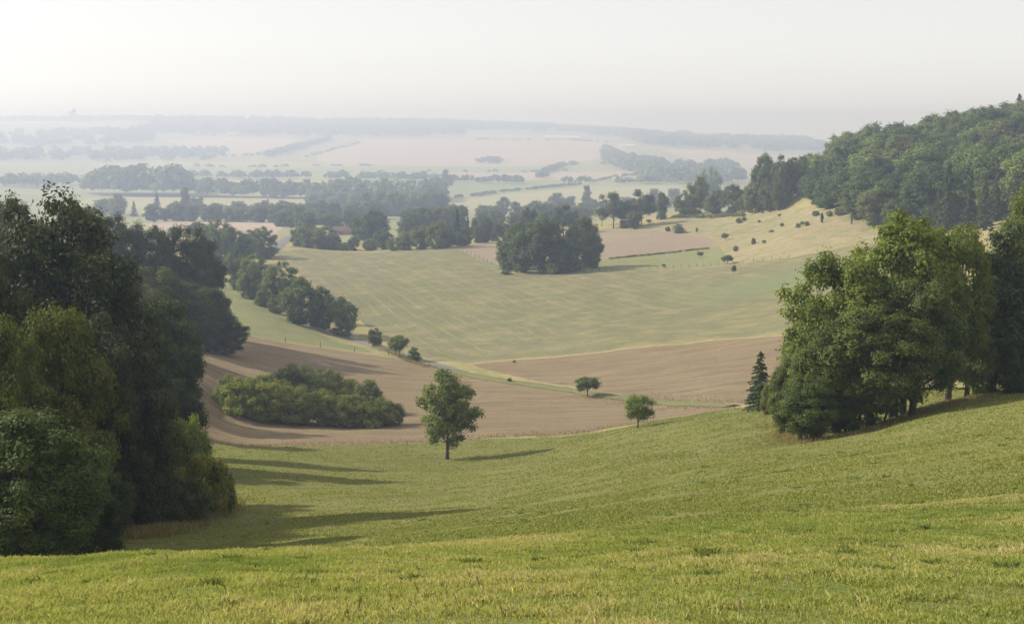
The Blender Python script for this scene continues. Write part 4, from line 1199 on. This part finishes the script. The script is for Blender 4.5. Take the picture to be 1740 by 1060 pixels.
# ------------------------------------------------------------------ grass and wheat as real blades
def blade_mat(name, c1, c2, c3):
    m = Mat(name, 0.7, 0.2)
    at_ = m.node('ShaderNodeAttribute', attribute_name='tint')
    r_ = m.node('ShaderNodeValToRGB'); m.link(at_.outputs['Fac'], r_.inputs[0])
    r_.color_ramp.elements[0].color = (*c1, 1); r_.color_ramp.elements[1].color = (*c3, 1)
    e_ = r_.color_ramp.elements.new(0.55); e_.color = (*c2, 1)
    m.color(r_.outputs[0])
    tr = m.node('ShaderNodeBsdfTranslucent'); m.link(m.mix(1.0, r_.outputs[0], (1.2, 1.2, 0.6), 'MULTIPLY'), tr.inputs['Color'])
    ms = m.node('ShaderNodeMixShader'); ms.inputs[0].default_value = 0.35
    m.link(m.p.outputs[0], ms.inputs[1]); m.link(tr.outputs[0], ms.inputs[2]); m.link(ms.outputs[0], m.out.inputs['Surface'])
    return m.m


M['blade'] = blade_mat('grass_blades', (0.195, 0.245, 0.062), (0.33, 0.35, 0.11), (0.46, 0.40, 0.205))
M['blade_slope'] = blade_mat('slope_grass_blades', (0.20, 0.225, 0.06), (0.265, 0.275, 0.085), (0.33, 0.29, 0.13))
M['stalk'] = blade_mat('wheat_stalks', (0.25, 0.195, 0.13), (0.29, 0.225, 0.155), (0.33, 0.265, 0.185))
M['drygrass'] = blade_mat('dry_grass_blades', (0.17, 0.16, 0.06), (0.25, 0.21, 0.10), (0.34, 0.27, 0.15))


def blades(name, X, Y, h, w, lean, mat, tint, label, cat, seed=0, segs=2):
    gg = np.random.default_rng(seed); n_ = len(X); Z = hgt(X, Y)
    th = gg.uniform(0, 2 * np.pi, n_); ph = gg.uniform(0, 2 * np.pi, n_)
    dx, dy = np.cos(th) * w / 2, np.sin(th) * w / 2
    lx, ly = np.cos(ph) * lean * h, np.sin(ph) * lean * h
    z0 = Z - 0.01
    V_ = np.stack([np.stack([X - dx, Y - dy, z0], 1), np.stack([X + dx, Y + dy, z0], 1),
                   np.stack([X + dx * .6 + lx * .4, Y + dy * .6 + ly * .4, Z + h * .6], 1), np.stack([X + lx - dx * .1, Y + ly - dy * .1, Z + h * np.sqrt(np.clip(1 - lean ** 2 * .6, .2, 1))], 1)], 1).reshape(-1, 3)
    Fc = np.arange(n_ * 4).reshape(-1, 4)
    o = obj(name, raw_mesh(name, V_, Fc, [M[mat]], attrs={'tint': ('FACE', tint)}))
    return tag(o, label, cat, kind='stuff')


def in_view(X, Y, pad=0.03):
    return np.abs(X / (Y + 1e-6)) < 0.364 + pad + 0.6 / (Y + 1)


# foreground sward
g = np.random.default_rng(21)
n_ = 1100000
Y = 7.0 + (31 - 7.0) * g.uniform(size=n_) ** 0.85
X = g.uniform(-1, 1, n_) * (0.42 * Y + 1.5)
tn = fbm(X / 0.35, Y / 0.35, 61, 4); tn2 = fbm(X / 3.0, Y / 3.0, 66, 3)
keep = g.uniform(size=n_) < np.clip(0.62 + tn * 1.1, 0.3, 1)
X, Y, tn, tn2 = X[keep], Y[keep], tn[keep], tn2[keep]
hh = (0.018 + 0.05 * np.clip(tn + 0.25, 0, 1.2) + 0.02 * np.clip(tn2 + .3, 0, 1)) * g.uniform(0.5, 1.5, len(X))
brow = np.exp(-((Y - 23) / 4.0) ** 2)
hh *= 1 + 0.5 * brow
tint = np.clip(0.36 + tn2 * 0.9 + tn * 0.5 + g.normal(size=len(X)) * 0.17 + brow * 0.04, 0, 1)
blades('grass', X, Y, hh, 0.005 + 0.00045 * Y, g.uniform(0.2, 0.9, len(X)), 'blade', tint, 'sunlit rough grass sward on the near brow of the hill', 'grass', 1)
# seed heads and flower specks on the brow
n_ = 5000
Y = 8 + 22 * g.uniform(size=n_) ** 0.7; X = g.uniform(-1, 1, n_) * (0.40 * Y + 1)
k = g.uniform(size=n_) < np.clip(0.3 + fbm(X / 1.6, Y / 1.6, 91, 3) * 1.5, 0.02, 1); X, Y = X[k], Y[k]
blades('weed_stalks', X, Y, g.uniform(0.06, 0.15, len(X)), np.full(len(X), 0.012), g.uniform(0.1, 0.5, len(X)), 'drygrass', g.uniform(0, 0.9, len(X)), 'scattered brownish seed stalks standing up in the near grass', 'grass', 2)
# slope beyond the brow
n_ = 560000
Y = np.exp(g.uniform(math.log(28), math.log(205), n_)); X = g.uniform(-1, 1, n_) * (0.42 * Y + 2)
tn = fbm(X / 2.2, Y / 2.2, 71, 3); tn2 = fbm(X / 14.0, Y / 14.0, 76, 3)
ok = np.ones(n_, bool)
for P_ in (FPOLY[5],):
    ok &= poly_sd(X, Y, P_) > 0.3
ok &= (g.uniform(size=n_) < np.clip(0.55 + tn, 0.1, 1))
X, Y, tn, tn2 = X[ok], Y[ok], tn[ok], tn2[ok]
hh = (0.04 + 0.04 * np.clip(tn + 0.3, 0, 1)) * g.uniform(0.5, 1.4, len(X)) * (1 + Y / 220)
tint = np.clip(0.30 + tn2 * 0.5 + tn * 0.3 + g.normal(size=len(X)) * 0.12, 0, 1)
blades('grass', X, Y, hh, 0.012 + 0.0011 * Y, g.uniform(0.3, 0.95, len(X)), 'blade_slope', tint, 'shorter grass covering the slope beyond the brow and around the lone tree', 'grass', 3)
# wheat
for pi, lb, n_, sd_ in ((5, 'standing ripe wheat around the bush mound', 150000, 5), (4, 'standing ripe wheat beyond the grass track', 90000, 6)):
    P_ = np.array(FPOLY[pi]); g = np.random.default_rng(sd_)
    Y = g.uniform(P_[:, 1].min(), P_[:, 1].max(), n_ * 2); X = g.uniform(-1, 1, n_ * 2) * 0.40 * Y
    s_ = poly_sd(X, Y, FPOLY[pi]); k = (s_ < -0.3) & (s_ > -7) & (X > P_[:, 0].min()) & (g.uniform(size=n_ * 2) < np.exp((s_ + 0.3) / 2.5)) & (Y < 262)
    k &= (fbm(X / 9, Y / 2.5, 33, 3) > -0.42)
    X, Y = X[k][:n_], Y[k][:n_]
    tint = np.clip(0.5 + fbm(X / 20, Y / 6, 81, 3) * 0.7 + g.normal(size=len(X)) * 0.1, 0, 1)
    blades('wheat', X, Y, g.uniform(0.2, 0.45, len(X)), np.full(len(X), 0.10), g.uniform(0.05, 0.3, len(X)), 'stalk', tint, lb, 'wheat', sd_)
# dry grass tufts: meadow corner, clump foot, wheat margin, rough slope


def dry(pts, n_, spread, h, w, label, seed, mat='drygrass'):
    gg = np.random.default_rng(seed); P = np.array([at(*p) for p in pts])
    seg = np.linalg.norm(np.diff(P, axis=0), axis=1); cum = np.concatenate([[0], np.cumsum(seg)]); t = gg.uniform(0, cum[-1], n_)
    X = np.interp(t, cum, P[:, 0]) + gg.normal(size=n_) * spread; Y = np.interp(t, cum, P[:, 1]) + gg.normal(size=n_) * spread
    k = gg.uniform(size=n_) < np.clip(0.5 + 1.2 * fbm(X / (spread + .5), Y / (spread + .5), seed, 2), 0, 1); X, Y = X[k], Y[k]
    blades('dry_grass', X, Y, gg.uniform(0.5, 1.1, len(X)) * h, np.full(len(X), w), gg.uniform(0.1, 0.6, len(X)), mat, gg.uniform(0, 1, len(X)), label, 'grass', seed)


dry([(238, 915), (275, 900), (310, 890), (345, 870), (372, 850)], 16000, 1.3, 0.7, 0.03, 'tall dry grass at the foot of the bushes by the meadow corner', 31)
dry([(1318, 722), (1370, 752), (1450, 738), (1540, 708), (1600, 690), (1680, 672), (1738, 660)], 22000, 0.9, 0.35, 0.03, 'dry grass under the big clump on the near slope', 32)
dry([(640, 590), (700, 616), (740, 626)], 5000, 0.8, 0.7, 0.1, 'dry verge grass beside the country road', 34)

# coarse darker tufts and small yellow flowers
g = np.random.default_rng(44); cxs, cys, hs_ = [], [], []
for k in range(420):
    y_ = math.exp(g.uniform(math.log(11), math.log(90))); x_ = g.uniform(-1, 1) * 0.40 * y_
    m_ = int(g.integers(30, 80)); r_ = g.uniform(0.02, 0.07) * (1 + y_ / 60)
    cxs.append(x_ + g.normal(size=m_) * r_); cys.append(y_ + g.normal(size=m_) * r_); hs_.append(g.uniform(0.5, 1.2, m_) * g.uniform(0.035, 0.075) * (1 + y_ / 120))
X, Y, hh = map(np.concatenate, (cxs, cys, hs_))
M['dock'] = blade_mat('coarse_weed_leaves', (0.10, 0.15, 0.035), (0.14, 0.18, 0.05), (0.22, 0.18, 0.09))
blades('weed_tufts', X, Y, hh, 0.008 + 0.0006 * Y, g.uniform(0.3, 0.9, len(X)), 'dock', g.uniform(0, 0.8, len(X)), 'scattered coarse dark green weed tufts in the meadow', 'weeds', 45)
n_ = 3500
Y = 9 + 22 * g.uniform(size=n_) ** 0.8; X = g.uniform(-1, 1, n_) * 0.40 * Y
k = fbm(X / 2.5, Y / 2.5, 93, 3) > 0.22; X, Y = X[k], Y[k]
fm = Mat('yellow_petals', 0.6, 0.2); fm.color((0.62, 0.48, 0.04)); M['petal'] = fm.m
blades('flowers', X, Y, g.uniform(0.03, 0.07, len(X)), np.full(len(X), 0.014), g.uniform(0.2, 0.9, len(X)), 'petal', g.uniform(0, 1, len(X)), 'scattered small yellow flowers in the near grass', 'flowers', 46)

# ------------------------------------------------------------------ houses, fences, mast
def plain(name, c, rough=0.85):
    m = Mat(name, rough, 0.2); n_ = m.noise(3.0, 3)
    m.color(m.mix(1.0, c, m.rng(n_, 0.3, 0.7, 0.85, 1.12), 'MULTIPLY')); M[name] = m.m


plain('white_render', (0.78, 0.77, 0.72)); plain('brick', (0.26, 0.15, 0.11)); plain('roof_tile', (0.16, 0.10, 0.08)); plain('slate', (0.17, 0.17, 0.18))
plain('pale_metal', (0.6, 0.62, 0.64), 0.5); plain('post_wood', (0.12, 0.10, 0.08)); plain('wire', (0.2, 0.2, 0.2), 0.5); plain('steel', (0.35, 0.36, 0.37), 0.5)
plain('window_dark', (0.03, 0.035, 0.04), 0.2)


def boxes(name, bx, mat, parent=None):
    V_, F_ = [], []
    for (x0, y0, z0, x1, y1, z1) in bx:
        o_ = len(V_)
        V_ += [(x0, y0, z0), (x1, y0, z0), (x1, y1, z0), (x0, y1, z0), (x0, y0, z1), (x1, y0, z1), (x1, y1, z1), (x0, y1, z1)]
        F_ += [tuple(o_ + i for i in f) for f in [(0, 3, 2, 1), (4, 5, 6, 7), (0, 1, 5, 4), (1, 2, 6, 5), (2, 3, 7, 6), (3, 0, 4, 7)]]
    return obj(name, raw_mesh(name, V_, F_, [M[mat]]), parent)


def house(u, v, L, D, Hh, rz, wall, roofm, label, name='house', cat='house', chim=True, nwin=3, pitch=0.5):
    X, Y = hit(u, v)
    e = empty(name, (X, Y, h1(X, Y) - 0.2), label, cat, None, rz)
    l, d_ = L / 2, D / 2; rh = d_ * pitch * 1.6
    # walls with gables
    V_ = [(-l, -d_, 0), (l, -d_, 0), (l, d_, 0), (-l, d_, 0), (-l, -d_, Hh), (l, -d_, Hh), (l, d_, Hh), (-l, d_, Hh), (-l, 0, Hh + rh), (l, 0, Hh + rh)]
    F4 = [(0, 1, 5, 4), (2, 3, 7, 6), (3, 0, 4, 7), (1, 2, 6, 5), (4, 8, 7, 7), (5, 6, 9, 9)]
    me = bpy.data.meshes.new('wall'); me.from_pydata(V_, [], [f if len(set(f)) == 4 else f[:3] for f in F4]); me.materials.append(M[wall]); obj('wall', me, e)
    o_ = 0.5; k = rh / d_
    def slab(sg):
        a = [(-l - o_, sg * (d_ + o_), Hh - o_ * k), (l + o_, sg * (d_ + o_), Hh - o_ * k), (l + o_, 0, Hh + rh), (-l - o_, 0, Hh + rh)]
        return a + [(x, y, z + 0.22) for x, y, z in a]
    V_ = slab(-1) + slab(1); fs = [(0, 3, 2, 1), (4, 5, 6, 7), (0, 1, 5, 4), (1, 2, 6, 5), (2, 3, 7, 6), (3, 0, 4, 7)]
    rf = obj('roof', raw_mesh('roof', V_, fs + [tuple(8 + i for i in f) for f in fs], [M[roofm]]), e)
    if chim: boxes('chimney', [(l * 0.6, -0.5, Hh + rh * 0.5, l * 0.6 + 0.9, 0.5, Hh + rh + 1.3)], 'brick', rf)
    for i in range(nwin):
        xw = -l + (i + 0.5) * L / nwin
        rows = (0.9, 3.4) if Hh > 4.4 else (0.9,)
        for zr in rows:
            w = boxes('window', [(xw - 0.6, -d_ - 0.05, zr, xw + 0.6, -d_ + 0.05, zr + 1.3)], 'window_dark', e)
            boxes('frame', [(xw - 0.7, -d_ - 0.08, zr - 0.1, xw + 0.7, -d_ + 0.03, zr), (xw - 0.7, -d_ - 0.08, zr + 1.3, xw + 0.7, -d_ + 0.03, zr + 1.4)], 'white_render', w)
    boxes('door', [(-0.5 + l * 0.25, -d_ - 0.06, 0, 0.5 + l * 0.25, -d_ + 0.04, 2.1)], 'brick', e)
    return e


house(262, 372, 18, 8, 6.6, 0.1, 'white_render', 'pale_metal', 'long low building with a pale roof in front of the conical conifer', 'barn', 'barn', False, 4, 0.25)
house(300, 370, 12, 8, 6.4, 0.0, 'brick', 'pale_metal', 'small pale roofed building beside the long low one', 'barn', 'barn', False, 2, 0.25)
house(402, 372, 15, 9, 7.0, -0.15, 'white_render', 'slate', 'white house with a grey roof among the village trees', nwin=4)
house(427, 371, 11, 8, 6.2, 0.2, 'brick', 'slate', 'grey roofed house just right of the white village house', nwin=3)
house(592, 371, 11, 9, 11.5, 0.9, 'white_render', 'slate', 'white gabled house standing tall over the village trees', nwin=2)
house(584, 399, 13, 6, 3.2, 0.05, 'brick', 'roof_tile', 'low brick building with a dark red roof behind the pale paddock gap', nwin=4)
house(492, 372, 11, 7, 6, 0.1, 'white_render', 'pale_metal', 'small white walled shed between the village trees and the round pair', 'shed', 'shed', False, 2, 0.3)
house(944, 237, 95, 22, 11, 0.0, 'white_render', 'pale_metal', 'white farm shed on the far ridge, left one of two', 'farm_shed', 'shed', False, 5, 0.25)
house(968, 238, 85, 22, 11, 0.0, 'white_render', 'pale_metal', 'longer white farm shed on the far ridge, right one of two', 'farm_shed', 'shed', False, 5, 0.25)
house(1066, 252, 48, 18, 10, 0.0, 'white_render', 'pale_metal', 'white barn at the end of the biggest far wheat field, below the ridge wood', 'barn', 'barn', False, 3, 0.25)


def mast():
    X, Y = at(645, 204, 7700); z = h1(X, Y)
    e = empty('radio_mast', (X, Y, z), 'tall thin lattice mast on the far skyline', 'mast')
    V_, F_, o_ = [], [], 0
    for dx, dy in ((-1, -1), (1, -1), (0, 1.2)):
        v_, f_ = tube([(dx * 1.1, dy * 1.1, 0), (dx * .8, dy * .8, 42), (dx * .4, dy * .4, 82)], [.35, .3, .25], 5); V_.append(v_); F_.append(f_ + o_); o_ += len(v_)
    for k in range(20):
        for q in range(3):
            c_ = [(-1, -1), (1, -1), (0, 1.2)]; s_ = 1.1 - k * 0.034
            a_, b_ = c_[q], c_[(q + 1) % 3]
            v_, f_ = tube([(a_[0] * s_, a_[1] * s_, k * 4), (b_[0] * s_, b_[1] * s_, k * 4 + 4)], [.15, .15], 3); V_.append(v_); F_.append(f_ + o_); o_ += len(v_)
    obj('tower', raw_mesh('tower', np.concatenate(V_), np.concatenate(F_), [M['steel']]), e)
    v_, f_ = tube([(0, 0, 80), (0, 0, 90)], [.3, .2], 6)
    obj('antenna', raw_mesh('antenna', v_, f_, [M['steel']]), e)


mast()


def fence(pts, gap, hp, label, tufts=False, wires=2):
    P = np.array([at(*p) for p in pts]); seg = np.linalg.norm(np.diff(P, axis=0), axis=1); cum = np.concatenate([[0], np.cumsum(seg)])
    n_ = min(95, int(cum[-1] / gap)); ts = np.linspace(0, cum[-1], n_ + 1)
    xs, ys = np.interp(ts, cum, P[:, 0]), np.interp(ts, cum, P[:, 1]); zs = hgt(xs, ys)
    e = empty('fence', (xs[0], ys[0], zs[0]), label, 'fence')
    v_, f_ = tube([(0, 0, -0.3), (0, 0, hp * 0.6), (0, 0, hp)], [0.09, 0.085, 0.075], 6)
    cap = len(v_); pm = raw_mesh('post', v_, f_, [M['post_wood']])
    V_, F_, o_ = [], [], 0
    for x, y, z in zip(xs, ys, zs):
        p = obj('post', pm, e, (x - xs[0], y - ys[0], z - zs[0])); p.scale = (1, 1, rnd.uniform(.85, 1.12)); p.rotation_euler = (rnd.uniform(-.05, .05), rnd.uniform(-.05, .05), 0)
    for k in range(wires):
        pth = [(x - xs[0], y - ys[0], z - zs[0] + hp * (0.9 - 0.4 * k)) for x, y, z in zip(xs, ys, zs)]
        v_, f_ = tube(pth, [0.012] * len(pth), 3); V_.append(v_); F_.append(f_ + o_); o_ += len(v_)
    obj('wire', raw_mesh('wire', np.concatenate(V_), np.concatenate(F_), [M['wire']]), e)


fence([(425, 572), (480, 581), (560, 592), (635, 602), (660, 603)], 7.5, 1.3, 'line of thin posts between the green pasture and the ripe wheat')
fence([(770, 421), (785, 427), (808, 437), (835, 450)], 9.0, 1.7, 'short line of posts running down from the belt along the mown field')
fence([(985, 461), (1060, 460), (1120, 457), (1180, 454), (1232, 450)], 3.0, 1.3, 'long post and wire fence between the rough pasture and the mown field')
fence([(1245, 449), (1290, 443), (1340, 439)], 4.0, 1.2, 'post and wire fence at the foot of the rough slope')
for i_, (u_, v_) in enumerate([(787, 428), (793, 431)]):
    pass

# ------------------------------------------------------------------ haze
import bmesh
bm = bmesh.new()
x0, x1, y0, y1, z0, z1 = -17000, 17000, -40, 13300, float(GZ.min()) - 1, max(14.0, 0)
vs = [bm.verts.new(p) for p in [(x0, y0, z0), (x1, y0, z0), (x1, y1, z0), (x0, y1, z0), (x0, y0, z1), (x1, y0, z1), (x1, y1, z1), (x0, y1, z1)]]
for f_ in [(0, 3, 2, 1), (4, 5, 6, 7), (0, 1, 5, 4), (1, 2, 6, 5), (2, 3, 7, 6), (3, 0, 4, 7)]: bm.faces.new([vs[i] for i in f_])
me = bpy.data.meshes.new('haze'); bm.to_mesh(me); bm.free()
hm = bpy.data.materials.new('haze_air'); hm.use_nodes = True
t_ = hm.node_tree; t_.nodes.clear()
pv = t_.nodes.new('ShaderNodeVolumePrincipled'); ou = t_.nodes.new('ShaderNodeOutputMaterial')
pv.inputs['Color'].default_value = (0.475, 0.565, 0.79, 1)
pv.inputs['Absorption Color'].default_value = (0.34, 0.20, 0.0, 1)
pv.inputs['Density'].default_value = HAZE_D if 'HAZE_D' in globals() else 0.00034
pv.inputs['Anisotropy'].default_value = 0.35
t_.links.new(pv.outputs[0], ou.inputs['Volume'])
me.materials.append(hm)
hz = obj('haze', me); tag(hz, 'pale morning haze lying over the whole valley', 'haze', kind='stuff')
print('trees', NTREES, 'terrain z range', GZ.min(), GZ.max(), 'max z any', z1)
